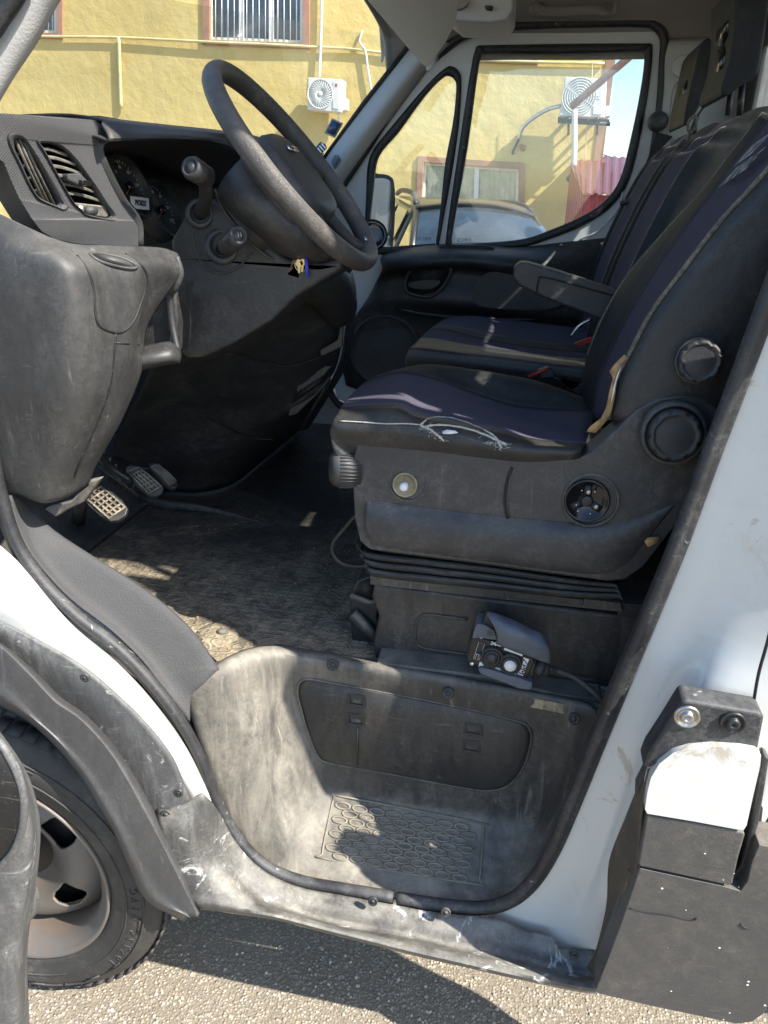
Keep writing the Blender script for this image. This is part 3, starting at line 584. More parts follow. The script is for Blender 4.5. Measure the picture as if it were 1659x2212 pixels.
# tread pad: frame line and scallops
fr = [(722, 1722), (735, 1720), (1035, 1778), (1044, 1790), (1036, 1900), (1026, 1910), (704, 1856), (696, 1845), (706, 1790)]
def tp(x, y): return SWS(x, y, .0042)
pad = MB().tube(smooth([tp(*q) for q in fr], 4, True), .0022, 6, True)
for j in range(8):
    for i in range(8):
        u = (i+.55+(j % 2)*.5)/8.5; v = (j+.6)/8.4
        if u > .97: continue
        a = Vector((722+(1035-722)*u-28*v, 1728+(56)*u+(128)*v)); 
        hx, hy = 15.5, 7
        el = []
        for k in range(14):
            t = 2*math.pi*k/14; el.append(tp(a.x+hx*math.copysign(abs(math.cos(t))**.85, math.cos(t)), a.y+hy*math.sin(t)+hx*math.cos(t)*.17))
        pad.tube(el, .0023, 6, True)
pad.build('tread_pad', M['ridge'], sw)
# scuff threshold between floor and seat box (aluminium-grey strip with debris)
plate('floor_cross_member', [(812, 1432), (1060, 1462), (1200, 1500), (1300, 1512), (1310, 1540), (1190, 1520), (1050, 1490), (812, 1448)], .15, M['step'], van, th=.06, bevel=.004)
# ================================================================== dashboard
VE = .0
def bY(x, y): return .01+x/300*.20+(y-400)/300*-.02
def bz(pts, d=0.0, n=0):
    o = [P(x, y, Y=bY(x, y))+Vector((-d, d*.55, 0)) for x, y in pts]
    return smooth(o, n, True) if n else o
bez = [(-14, 243), (-20, 330), (9, 343+10), (23, 388), (42, 430), (69, 474), (90, 501), (117, 517), (167, 527), (303, 533), (310, 499), (306, 478), (292, 464), (271, 428), (250, 387), (233, 353), (223, 332), (224, 316), (231, 307), (248, 299), (221, 272), (206, 259), (100, 251)]
v1 = [(30, 305), (37, 298), (50, 301), (62, 314), (87, 357), (108, 395), (125, 426), (131, 439), (125, 445), (112, 440), (87, 428), (75, 416), (62, 391), (46, 353), (33, 324)]
v2 = [(88, 309), (112, 309), (133, 317), (148, 329), (167, 351), (187, 380), (208, 411), (225, 439), (237, 455), (242, 466), (235, 472), (208, 468), (183, 461), (171, 449), (156, 434), (133, 393), (112, 353), (96, 324)]
# main body of the dashboard: brow, top shelf and recess
top = [(206, 257, .17), (300, 268, .26), (400, 279, .36), (505, 290, .48), (575, 303, .60), (640, 330, .80), (690, 358, 1.05), (720, 385, 1.5)]
mid = [(220, 270, .15), (300, 281, .22), (395, 289, .31), (485, 300, .42), (560, 322, .53), (625, 352, .72), (690, 380, 1.0), (735, 420, 1.5)]
lip = [(232, 303, .14), (300, 300, .20), (380, 299, .28), (450, 304, .37), (520, 330, .45), (580, 365, .55), (680, 405, .95), (740, 450, 1.5)]
T3 = [P(a, b, Y=c) for a, b, c in top]; M3 = [P(a, b, Y=c) for a, b, c in mid]; L3 = [P(a, b, Y=c) for a, b, c in lip]
back = [Vector((-1.28, p.y, p.z-.03)) for p in T3]; back1 = [p+Vector((-.12, 0, .004)) for p in T3]
inn = [p+Vector((-.05, .01, .006)) for p in L3]; inn2 = [p+Vector((-.2, .03, -.02)) for p in L3]
dash = sheet('dashboard', surf([back, back1, T3, M3, L3, inn, inn2], 6, 5), M['dash'], van, solid=.004)
bzl = MB().plate(bz(bez), [bz(v1), bz(v2)], (-.06, .035, 0)).build('vent_surround', M['dimple'], dash, bevel=.011, bseg=5, ang=28)
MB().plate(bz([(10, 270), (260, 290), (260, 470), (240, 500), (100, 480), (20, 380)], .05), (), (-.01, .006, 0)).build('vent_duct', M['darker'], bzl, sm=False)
for v, sc in ((v1, 1.0), (v2, 1.0)):   # raised smooth rims
    cx = sum(a for a, b in v)/len(v); cy = sum(b for a, b in v)/len(v)
    rr = []
    for e, d in ((1.30 if v is v1 else 1.12, -.0005), (1.22 if v is v1 else 1.09, -.004), (1.10 if v is v1 else 1.05, -.003), (1.0, .004), (.97, .03)):
        rr.append(bz([(cx+(a-cx)*e, cy+(b-cy)*(1+(e-1)*.45)) for a, b in v], d, 3))
    MB().grid(rr, True).build('vent_rim', M['dimple'], bzl, solid=.001)
# left vent: three long bars with cross pins
mb = MB(); mb2 = MB()
bars = [((38, 302), (99, 434)), ((46, 301), (110, 440)), ((55, 303), (122, 443))]
for a, b in bars: mb.tube(bz([a, ((a[0]+b[0])/2-1, (a[1]+b[1])/2), b], .006), .0028, 8, r2=.0013, up=(1, 0, 0))
for t in (.22, .42, .62, .83):
    a = Vector((38, 302)).lerp(Vector((99, 434)), t); b = Vector((55, 303)).lerp(Vector((122, 443)), t)+Vector((8, -2)); a += Vector((-2, 1))
    mb.tube(bz([a, b], .016), .0022, 8)
mb.build('vent_bars', M['vane'], bzl)
sl = [((91, 318), (149, 333)), ((103, 337), (167, 353)), ((114, 356), (183, 374)), ((125, 376), (196, 394)), ((136, 395), (208, 412)), ((147, 415), (219, 431))]
for a, b in sl:
    q = [a, (a[0]*.67+b[0]*.33, a[1]*.67+b[1]*.33-3), (a[0]*.3+b[0]*.7, a[1]*.3+b[1]*.7-2), b]
    p = bz(q, .008, 0); p2 = bz([(x, y+1) for x, y in q], .04, 0); pu = [k+Vector((.003, -.002, -.004)) for k in p]
    MB().grid(surf([p2, p, pu], 4, 3)).build('vent_slat', M['vane'], bzl, solid=.0025)
MB().plate(bz([(138, 376), (168, 374), (186, 392), (184, 402), (160, 400), (140, 390)], -.008), (), (-.02, .01, 0)).build('vent_slider', M['dimple'], bzl, bevel=.003, bseg=3)
MB().plate(bz([(163, 388), (186, 391), (185, 402), (163, 399)], -.016), (), (-.012, .006, 0)).build('slider_tab', M['black'], bzl, bevel=.0015)
MB().plate(bz([(158, 437), (230, 445), (240, 464), (234, 470), (208, 467), (184, 460), (172, 449)], .004), (), (-.02, .01, 0)).build('vent_base', M['vane'], bzl, bevel=.002)
MB().lathe(bz([(199, 455)], .004)[0], (.3, .9, .1), [(.001, -.011), (.0065, -.010), (.007, 0), (.0065, .010), (.001, .011)], 24).build('thumb_wheel', M['dimple'], bzl)
MB().lathe(bz([(174, 448)], .0)[0], (1, -.6, .2), [(.0035, 0), (.003, .0015), (0, .002)], 12).build('indicator_dot', M['white'], bzl)
# instrument recess
XC = -.80
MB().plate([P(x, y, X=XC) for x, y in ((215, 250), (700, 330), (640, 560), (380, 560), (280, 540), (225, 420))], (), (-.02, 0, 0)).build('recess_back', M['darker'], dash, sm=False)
# left wall of the recess (inner side of the vent surround) and its floor
w = [[P(248, 299, Y=.165), P(224, 316, Y=.155), P(233, 353, Y=.16), P(271, 428, Y=.18), P(306, 478, Y=.2), P(310, 532, Y=.2)]]
w.append([p+Vector((-.22, .04, 0)) for p in w[0]]); sheet('recess_side', surf(w, 4, 3), M['dark'], dash, solid=.003)
cl_u = Vector((0, 1, 0)); cl_n = Vector((.93, -.0, .36)).normalized(); cl_v = cl_n.cross(cl_u)*1; 
if cl_v.z < 0: cl_v = -cl_v
for (x, y, r) in ((283, 402, .055), (352, 452, .055)):
    c = P(x, y, X=XC+.045); d = MB().lathe(c, cl_n, [(r*1.12, -.03), (r*1.12, .006), (r*1.04, .008), (r, .002), (r*.98, -.008), (0, -.008)], 48).build('gauge', M['dark'], dash)
    t = MB()
    for k in range(25):
        a = R_(215-k*10.4); dd = cl_u*math.cos(a)+cl_v*math.sin(a); L = .008 if k % 4 == 0 else .004
        t.tube([c+cl_n*-.006+dd*(r*.93-L), c+cl_n*-.006+dd*r*.93], .0006, 4)
    t.build('gauge_ticks', M['white'], d)
    n = MB(); dd = cl_u*math.cos(R_(205))+cl_v*math.sin(R_(205)); n.tube([c, c+dd*r*.75], [.0008, .0004], 6); n.build('needle', M['orange'], d); MB().lathe(c+cl_n*-.006, cl_n, [(.009, 0), (.009, .008), (0, .009)], 20).build('needle_boss', M['black'], d)
    for k, s in enumerate(('20', '40', '60', '80', '100', '120', '140')): 
        a = R_(215-k*41.6); dd = cl_u*math.cos(a)+cl_v*math.sin(a); text('gauge_number', s, c+cl_n*-.006+dd*r*.68, cl_u, cl_v, .009, M['trimg'], d)
a, b = P(284, 430, X=-.735), P(323, 435, X=-.735); u = (b-a).normalized(); v = (P(272, 415, X=-.735)-P(275, 432, X=-.735)).normalized(); v = (v-u*v.dot(u)).normalized(); nn = u.cross(v); 
if nn.x < 0: nn = -nn
c = P(303, 439, X=-.735); hw, hh_ = (b-a).length/2, .0105
lb = MB().plate([c-u*hw-v*hh_, c+u*hw-v*hh_, c+u*hw+v*hh_, c-u*hw+v*hh_], (), -nn*.001).build('plate_label', M['white'], dash, sm=False)
text('label_text', 'PV176227', c+nn*.0012, u, v, .0135, M['ink'], lb, sx=.80, bold=.0003)
# lower left dash panel
rows = [[(-60, 440, .0), (0, 463, .0), (60, 492, .0), (110, 515, .01), (160, 529, .03), (230, 532, .08), (300, 534, .13), (350, 537, .17), (382, 548, .2)],
        [(-60, 475, -.01), (0, 492, -.01), (60, 515, -.01), (115, 530, .0), (170, 543, .02), (235, 545, .07), (305, 548, .12), (355, 553, .165), (388, 565, .195)],
        [(-60, 540, -.02), (0, 545, -.025), (60, 555, -.03), (125, 562, -.03), (180, 580, -.005), (238, 575, .05), (310, 575, .10), (362, 580, .155), (391, 592, .19)],
        [(-60, 620, -.02), (0, 630, -.03), (70, 635, -.035), (140, 630, -.035), (195, 635, -.005), (240, 655, .035), (300, 640, .09), (335, 628, .14), (376, 612, .185)],
        [(-60, 720, -.02), (0, 730, -.03), (75, 735, -.035), (150, 735, -.035), (208, 725, -.005), (247, 722, .03), (285, 712, .07), (302, 706, .11), (316, 705, .15)],
        [(-60, 830, -.02), (2, 840, -.03), (75, 840, -.035), (142, 840, -.035), (197, 835, -.01), (238, 825, .02), (265, 812, .05), (285, 803, .08), (305, 800, .12)],
        [(-60, 950, -.01), (10, 955, -.02), (75, 955, -.025), (125, 950, -.025), (168, 945, -.005), (198, 937, .02), (225, 927, .04), (245, 915, .06), (262, 905, .09)],
        [(-60, 1030, .0), (22, 1040, -.01), (75, 1047, -.015), (110, 1047, -.01), (137, 1042, .005), (158, 1032, .02), (178, 1022, .04), (195, 1010, .06), (208, 1000, .08)],
        [(-60, 1055, .02), (30, 1062, .005), (72, 1078, .0), (98, 1083, .0), (122, 1079, .01), (143, 1071, .025), (160, 1062, .04), (178, 1050, .06), (192, 1040, .08)],
        [(-60, 1050, .06), (40, 1060, .05), (75, 1075, .05), (98, 1080, .05), (120, 1076, .06), (140, 1068, .07), (156, 1059, .08), (172, 1047, .09), (186, 1037, .1)]]
LPR = psurf(rows, 6, 6); LPS = Skin(LPR)
lo = sheet('lower_panel', LPR, M['low'], van, solid=.004)
def lowpt(x, y): return LPS(x, y, .0028)
LR = rows
MB().tube(smooth([lowpt(*q) for q in ((166, 552), (190, 585), (203, 630), (205, 670), (212, 700), (232, 714), (262, 718), (285, 700), (300, 668), (314, 625), (318, 600), (305, 572), (270, 548))], 6), .0021, 6).build('panel_seam', M['darker'], lo)
MB().tube(smooth([lowpt(*q) for q in ((250, 720), (246, 770), (236, 840), (215, 900), (185, 970), (160, 1030), (138, 1075))], 6), .0021, 6).build('panel_seam', M['darker'], lo)
MB().tube([lowpt(246, 740), lowpt(275, 743), lowpt(300, 745)], .0021, 6).build('panel_seam', M['darker'], lo)
# cup holder mouth
cp = [(196, 548), (225, 549), (260, 556), (285, 567), (296, 577), (280, 580), (250, 575), (220, 566), (203, 557)]
LU = ray(240, 560)*-.0015; MB().plate(smooth([lowpt(*q)+LU for q in cp], 4, True), (), (0, .004, 0)).build('cup_holder', M['dark'], lo)
MB().tube(smooth([lowpt(*q)+LU for q in cp], 4, True), .0026, 6, True).build('cup_holder_rim', M['low'], lo)
# cubby next to the column
plate('cubby_wall', [(330, 640), (378, 615), (384, 700), (372, 765), (300, 790), (296, 720)], .21, M['dark'], lo, th=.08, bevel=.004)
rows2 = [[(296, 752, .15), (330, 745, .16), (365, 740, .17), (384, 752, .19)], [(298, 770, .12), (335, 762, .13), (370, 755, .15), (390, 768, .17)], [(300, 786, .115), (335, 782, .125), (368, 776, .14), (388, 780, .165)], [(290, 803, .13), (320, 796, .14), (355, 788, .15), (386, 783, .17)]]
sheet('cubby_shelf', psurf(rows2, 4, 4), M['low'], lo, solid=.004)
MB().tube(smooth([P(380, 555, Y=.19), P(390, 590, Y=.19), P(378, 622, Y=.19), P(368, 640, Y=.2), P(372, 700, Y=.2), P(385, 765, Y=.19)], 5), .006).build('cubby_edge', M['low'], lo)
# ---- steering column
colp = [(383, 592), (372, 560), (368, 520), (384, 492), (396, 470), (420, 440), (452, 428), (480, 440), (510, 470), (545, 500), (575, 530), (620, 562), (690, 572), (735, 560), (742, 580), (690, 610), (640, 640), (590, 690), (500, 745), (440, 772), (400, 775), (378, 745), (376, 660)]
sc_ = plate('steering_column', colp, .33, M['dash'], van, th=.19, bevel=.028, bseg=6, ang=20)
hubp = [(474, 396), (500, 362), (522, 338), (548, 330), (600, 336), (680, 362), (725, 410), (752, 475), (770, 520), (812, 548), (800, 572), (740, 566), (690, 572), (620, 566), (575, 540), (520, 490), (488, 448), (472, 420)]
# ---- steering wheel
n = Vector((.766, 0, .642)); n.normalize(); vv = Vector((-.642, 0, .766)); uu = Vector((0, 1, 0)); WCn = P(641, 366, Y=.36); WR = .197
mb = MB(); mb.tube([WCn+uu*(WR*math.cos(a))+vv*(WR*math.sin(a)) for a in [2*math.pi*k/96 for k in range(96)]], .0175, 18, True, up=n, r2=.0145)
sw_ = mb.build('steering_wheel', M['wheel_r'], van)
# hub: rounded pad in front, shell behind
def oval(k, ru, rv, h, N=40, dn=0):
    o = []
    for i in range(N):
        a = 2*math.pi*i/N; ca, sa = math.cos(a), math.sin(a); q = .75
        o.append(WCn+uu*(ru*math.copysign(abs(ca)**q, ca))+vv*(rv*math.copysign(abs(sa)**q, sa)-.012)+n*h)
    return o
pr = [(.075, .06, .012), (.095, .078, .008), (.102, .085, -.004), (.104, .088, -.022), (.1, .086, -.045), (.085, .08, -.075), (.072, .07, -.1), (.06, .06, -.13)]
mb = MB().grid([oval(0, a, b, h) for a, b, h in pr], True); mb.add(oval(0, .075, .06, .012), [tuple(range(40))])
hub = mb.build('hub_pad', M['dash'], sw_)
for ang, w in ((0, .026), (180, .026), (-62, .02), (-118, .02)):
    a = R_(ang); d = uu*math.cos(a)+vv*math.sin(a); s = d.cross(n)
    r = []
    for t in (.06, .1, .13, .16, .2): 
        ww = w*(1.5-1.0*min(1, (t-.06)/.09)); hh2 = .014-.004*(t/.2); base = WCn+d*t+n*(-.016 if t < .19 else -.004)
        r.append([base+s*(ww*math.cos(q))+n*(hh2*math.sin(q)) for q in [2*math.pi*k/14 for k in range(14)]])
    MB().grid(r, True).build('spoke', M['dash'], sw_)
MB().tube([WCn+n*.0155+uu*x+vv*.03 for x in (-.026, .026)], .003, 8, r2=.006, up=n).build('wheel_badge', M['silver'], hub)
MB().lathe(WCn+(uu*math.cos(R_(-62))+vv*math.sin(R_(-62)))*.18+n*.008, n, [(.006, 0), (.005, .003), (0, .003)], 12).build('spoke_screw', M['steel'], sw_)
# shroud behind the wheel
shr = [[(476, 400, .30), (470, 430, .32), (500, 470, .33), (540, 505, .34), (590, 545, .36), (640, 568, .38)],
       [(495, 372, .28), (500, 420, .26), (535, 470, .26), (580, 510, .28), (630, 548, .31), (680, 572, .35)],
       [(525, 345, .30), (550, 400, .26), (590, 450, .26), (640, 500, .28), (690, 540, .32), (725, 568, .37)],
       [(560, 350, .36), (600, 400, .34), (640, 450, .34), (690, 495, .36), (730, 530, .38), (760, 560, .42)]]
sheet('shroud', psurf(shr, 6, 6), M['dash'], sc_, solid=.004)
MB().tube(smooth([P(x, y, Y=Y) for x, y, Y in ((415, 500, .326), (430, 560, .326), (470, 590, .326), (510, 580, .326), (545, 545, .328))], 5), .0016, 6).build('cover_seam', M['low'], sc_)
MB().tube(smooth([P(x, y, Y=Y) for x, y, Y in ((465, 408, .31), (480, 450, .315), (520, 500, .32), (565, 545, .325), (610, 572, .335))], 5), .003, 6).build('cover_edge', M['low'], sc_)
# stalks
def stalk(k0, k1, base, Yk, Y1, Yb, r):
    a, m_, b = P(*k0, Y=Yk), P(*k1, Y=Y1), P(*base, Y=Yb)
    s = MB().tube(smooth([m_, (m_+b)/2+Vector((.006, 0, 0)), b], 5), r*.62, 16).build('stalk', M['dark'], sc_)
    ax = (a-m_).normalized(); L = (a-m_).length
    MB().lathe(m_, ax, [(r*.6, -.012), (r*.95, -.002), (r*.97, L*.45), (r*1.0, L*.47), (r*.98, L*.5), (r, L*.85), (r*.85, L), (r*.62, L+.001), (r*.6, L-.002), (r*.45, L-.0015), (r*.42, L+.0015), (0, L+.002)], 36).build('stalk_knob', M['dash'], s)
    return s
stalk((410, 360), (443, 382), (432, 462), .175, .215, .33, .0185)
stalk((516, 508), (492, 530), (478, 538), .22, .27, .335, .0175)
a = P(516, 508, Y=.22); 
for x, y, r in ((432, 462, .021), (480, 532, .026)):
    MB().lathe(P(x, y, Y=.33), (.3, -1, .25), [(r*1.25, -.01), (r*1.22, .004), (r, .008), (r*.8, .006), (r*.7, -.004)], 32).build('stalk_gaiter', M['low'], sc_)
# pause mark on the lower stalk end
ax = (P(516, 508, Y=.22)-P(492, 530, Y=.27)).normalized(); s1 = ax.orthogonal().normalized(); s2 = ax.cross(s1)
mb = MB(); c = P(516, 508, Y=.22)+ax*.0035
for d in (-.0022, .0022): mb.tube([c+cR*d+cU*.0035-ax*0, c+cR*(d+.0006)-cU*.0035], .0007, 5)
mb.build('stalk_mark', M['trimg'], sc_)
# ---- knee console
rows = [[(330, 792, .45), (400, 752, .45), (480, 715, .45), (560, 660, .47), (640, 605, .50), (700, 575, .56), (745, 585, .62)],
        [(300, 850, .55), (380, 825, .58), (460, 790, .58), (540, 750, .58), (620, 700, .60), (690, 650, .63), (744, 650, .68)],
        [(265, 920, .66), (350, 890, .68), (440, 865, .69), (520, 835, .69), (600, 800, .70), (680, 770, .72), (738, 730, .76)],
        [(245, 970, .74), (330, 945, .78), (410, 930, .78), (490, 905, .78), (570, 878, .78), (650, 850, .79), (722, 800, .82)],
        [(240, 1010, .80), (310, 1005, .84), (380, 998, .85), (450, 985, .85), (530, 948, .85), (610, 908, .85), (685, 860, .87)]]
r5 = [P(x, y, Z=.73) for x, y in ((245, 1045), (310, 1056), (370, 1060), (430, 1062), (500, 1045), (560, 1000), (645, 930))]
kc = sheet('knee_console', surf([[P(a, b, Y=c) for a, b, c in r] for r in rows]+[r5], 6, 6), M['dark'], van, solid=.005)
MB().tube(smooth([P(x, y, Y=Y) for x, y, Y in ((260, 880, .70), (330, 845, .62), (420, 775, .53), (500, 765, .56), (560, 780, .62), (620, 792, .665), (700, 770, .70))], 6), .0018, 6).build('console_seam', M['darker'], kc)
MB().tube(smooth([P(x, y, Y=Y) for x, y, Y in ((250, 935, .745), (330, 900, .71), (400, 890, .73), (470, 915, .765), (540, 945, .835), (590, 950, .86))], 6), .002, 6).build('console_seam', M['darker'], kc)
# console side: open cubbies towards the passenger
sp = [[(745, 585, .62), (752, 640, .68), (744, 740, .76), (728, 800, .82), (690, 862, .87), (648, 930, .95)], [(760, 590, .8), (768, 640, .84), (760, 740, .9), (742, 800, .95), (705, 862, 1.0), (665, 925, 1.08)]]
sheet('console_side', psurf(sp, 5, 4), M['dark'], kc, solid=.005)
for pts, Y in (([(690, 757), (728, 735), (733, 705), (742, 705), (738, 750), (692, 772)], .70), ([(640, 830), (705, 790), (716, 792), (700, 812), (640, 850)], .76), ([(628, 870), (690, 830), (698, 840), (640, 895), (622, 900)], .80)):
    plate('console_slot', pts, Y, M['low'], kc, th=.012, bevel=.003)
plate('console_opening', [(636, 852), (695, 815), (690, 832), (630, 872)], .765, M['darker'], kc, th=.01)
# gaiter of the gear lever behind the wheel
gt = smooth([P(655, 585, Y=.52), P(700, 610, Y=.58), P(728, 655, Y=.64), P(730, 690, Y=.68)], 6)
MB().tube(gt, [.05, .052, .054, .055, .056, .056, .055, .054, .052, .05, .048, .046, .045, .044, .042, .04, .035, .03, .02], 16).build('gear_gaiter', M['leather'], kc)
for x, y in ((690, 558), (715, 565), (735, 575)):
    MB().lathe(P(x, y, Y=.6), (.7, -.2, -.6), [(.012, 0), (.012, .012), (.008, .02), (0, .022)], 14).build('gear_linkage', M['metalblk'], kc)
gk = MB().lathe(P(805, 508, Y=.72), (.35, -.9, .25), [(0, -.03), (.026, -.028), (.033, -.01), (.034, .002), (.026, .006), (.025, .004), (.012, .006), (0, .006)], 32).build('gear_knob', M['black'], kc)
MB().tube([P(800, 520, Y=.74), P(745, 590, Y=.66), P(720, 620, Y=.65)], .009, 10).build('gear_lever', M['metalblk'], kc)
# ---- pedals
def pad(name, q, Y, nx, ny, mat, parent, th=.012):
    q = [P(*p[:2], Y=p[2] if len(p) > 2 else Y) for p in q]; N_ = (q[1]-q[0]).cross(q[3]-q[0]).normalized()
    if N_.dot(CLOC-q[0]) < 0: N_ = -N_
    o = MB().plate(smooth(q, 3, True), (), -N_*th).build(name, M['dark'], parent, bevel=.002, bseg=2)
    g = MB(); q0, q1, q2, q3 = q
    def at(s, t): return q0.lerp(q1, s).lerp(q3.lerp(q2, s), t)+N_*.0022
    for i in range(nx+1): s = .06+.88*i/nx; g.tube([at(s, .05), at(s, .5)+N_*.002, at(s, .95)], .0024, 6)
    for j in range(ny+1): t = .06+.88*j/ny; g.tube([at(.05, t), at(.5, t)+N_*.002, at(.95, t)], .0024, 6)
    g.build('pad_ribs', mat, o); return o
pa = MB().tube(smooth([P(212, 975, Y=.42), P(240, 1010, Y=.45), P(285, 1040, Y=.47)], 5), .008, 10).build('pedal_assembly', M['metalblk'], van)
pad('clutch_pedal', [(178, 1074, .37), (218, 1048, .40), (276, 1098, .37), (238, 1126, .34)], .38, 4, 6, M['thread'] if 0 else M['floor'], pa)
pad('brake_pedal', [(270, 1018, .48), (298, 1007, .50), (354, 1054, .48), (322, 1071, .46)], .48, 4, 6, M['vane'], pa)
pad('accelerator', [(322, 1008, .58), (340, 1002, .60), (384, 1042, .58), (368, 1053, .56)], .58, 5, 1, M['vane'], pa)
MB().tube([P(250, 990, Y=.62), P(300, 1012, Y=.6), P(335, 1014, Y=.59)], .007, 8).build('pedal_arm', M['metalblk'], pa)
MB().tube([P(200, 1065, Y=.42), P(172, 1085, Y=.41), P(170, 1130, Z=FZ+.01)], [.012, .016, .017], 14).build('clutch_post', M['dark'], pa)
MB().lathe(P(170, 1136, Z=FZ), (0, 0, 1), [(.034, -.002), (.033, .006), (.026, .012), (.02, .02), (.017, .03), (0, .03)], 28).build('post_gaiter', M['step'], pa)
mb = MB()
for k in range(6):
    a, b = P(210+k*14, 985+k*14, Y=.5), P(240+k*12, 1035+k*8, Y=.52); mb.tube([a, b], .003, 6); mb.tube([P(225+k*13, 975+k*14, Y=.5), P(222+k*13, 1030+k*8, Y=.52)], .003, 6)
mb.tube([P(212, 1008, Y=.51), P(300, 1070, Y=.51)], .004, 6); mb.build('pedal_lattice', M['low'], pa)
plate('pedal_bracket', [(95, 1100), (150, 1085), (165, 1070), (190, 1050), (188, 1040), (215, 1035), (180, 1085), (150, 1100), (120, 1118)], .16, M['step'], pa, th=.02, bevel=.003)
# ---- keys hanging from the column
ky = empty('key_ring', P(650, 565, Y=.33), 'bunch of keys with brown leather fob hanging below the steering wheel', 'keys')
o = ky.location
def kp(x, y, Y=.33): return P(x, y, Y=Y)-o
MB().tube([Vector((.011*math.cos(a), 0, .011*math.sin(a)-.006)) for a in [2*math.pi*k/24 for k in range(24)]], .0012, 6, True).build('split_ring', M['steel'], ky)
MB().plate([kp(632, 560), (kp(655, 566)), kp(645, 602), kp(620, 594)], (), (0, .004, 0)).build('leather_fob', M['brownl'], ky, bevel=.001)
for pts in ([(643, 560), (652, 562), (655, 570), (649, 578), (648, 590), (644, 590), (643, 578), (638, 570)], [(652, 558), (661, 561), (660, 568), (656, 574), (654, 588), (650, 586), (651, 574), (648, 566)]):
    MB().plate([kp(*p, Y=.322) for p in pts], (), (0, .002, 0)).build('key', M['brass'], ky, sm=False)
MB().tube([kp(661, 558, .32), kp(664, 598, .32)], .0035, 8).build('blue_tag', M['blue'], ky)
# ================================================================== driver seat
shell = [(762, 1050), (764, 985), (772, 955), (790, 940), (815, 938), (900, 950), (1000, 966), (1100, 982), (1190, 992), (1240, 993), (1272, 980), (1300, 958), (1335, 925), (1375, 885), (1420, 862), (1470, 853), (1520, 862), (1560, 890), (1590, 940), (1560, 1040), (1500, 1085), (1440, 1160), (1390, 1225), (1350, 1252), (1310, 1256), (1200, 1240), (1000, 1212), (880, 1198), (800, 1188), (778, 1170), (766, 1120)]
seat = plate('driver_seat', shell, .148, M['shell'], van, th=.06, bevel=.018, bseg=6, ang=20)
# belly crease: lower half pushed out a little
rows = [[(790, 1075, .152), (850, 1085, .150), (1000, 1105, .150), (1150, 1120, .150), (1300, 1130, .150), (1400, 1110, .150), (1470, 1075, .152)],
        [(788, 1105, .142), (850, 1115, .138), (1000, 1135, .136), (1150, 1150, .136), (1300, 1155, .138), (1390, 1130, .142), (1450, 1100, .148)],
        [(788, 1140, .140), (850, 1148, .135), (1000, 1168, .133), (1150, 1182, .133), (1290, 1190, .135), (1370, 1170, .140), (1425, 1130, .148)],
        [(800, 1168, .146), (860, 1176, .142), (1000, 1195, .140), (1150, 1215, .140), (1280, 1228, .142), (1345, 1215, .146), (1395, 1175, .152)],
        [(805, 1186, .158), (860, 1194, .158), (1000, 1212, .158), (1150, 1232, .158), (1280, 1248, .158), (1340, 1240, .158), (1390, 1200, .158)]]
sheet('side_cover', psurf(rows, 6, 6), M['shell'], seat, solid=.003)
MB().box((.0, .39, 1.03), (.23, .20, .09)).build('seat_frame', M['dark'], seat, bevel=.02)
# bellows
def bel():
    A = [(770, 1166), (790, 1190), (900, 1204), (1050, 1222), (1200, 1244), (1320, 1258)]
    B = [(798, 1236), (815, 1246), (920, 1258), (1060, 1272), (1210, 1288), (1334, 1292)]
    rows = []
    for k in range(19):
        t = k/18; Y = .185-.022*abs(math.sin(t*math.pi*3))**.6
        rows.append([P(a[0]+(b[0]-a[0])*t, a[1]+(b[1]-a[1])*t, Y=Y) for a, b in zip(A, B)])
        rows[-1] = [rows[-1][0]+Vector((.02, .3, 0)), rows[-1][0]+Vector((.0, .02, 0))]+rows[-1][:-1]+[rows[-1][-1], rows[-1][-1]+Vector((.004, .02, 0)), rows[-1][-1]+Vector((.0, .3, 0))]
    sheet('suspension_bellows', [smooth(r, 4) for r in rows], M['bellow'], seat, solid=.002)
bel()
# pedestal
ped = plate('seat_pedestal', [(808, 1262), (1100, 1300), (1400, 1338), (1390, 1400), (1350, 1480), (1300, 1504), (1060, 1470), (812, 1432), (806, 1390), (818, 1330), (803, 1290)], .205, M['lid'], seat, th=.42, bevel=.006, bseg=3)
plate('pedestal_rail', [(800, 1240), (1100, 1275), (1340, 1303), (1345, 1322), (1100, 1296), (800, 1262)], .19, M['step'], ped, th=.4, bevel=.004)
plate('maker_plate', [(1090, 1276), (1262, 1296), (1260, 1310), (1088, 1291)], .1865, M['lid'], ped, th=.006, bevel=.001)
plate('seat_rail', [(1330, 1303), (1420, 1310), (1415, 1345), (1335, 1333)], .2, M['dark'], ped, th=.1, bevel=.003)
MB().tube(smooth([P(x, y, Y=.2035) for x, y in ((1010, 1338), (960, 1332), (925, 1328), (905, 1335), (897, 1360), (900, 1390), (925, 1402), (1000, 1412), (1060, 1425))], 5), .0028, 8).build('pressed_outline', M['lid'], ped)
for y0, y1 in ((1425, 1447), (1432, 1455)): MB().tube([P(960, y0, Y=.203), P(1040, y1-12, Y=.203)], .0025, 6).build('pressed_rib', M['lid'], ped)
MB().tube([P(1180, 1452, Y=.204), P(1330, 1478, Y=.204)], .006, 8).build('pressed_rib', M['lid'], ped)
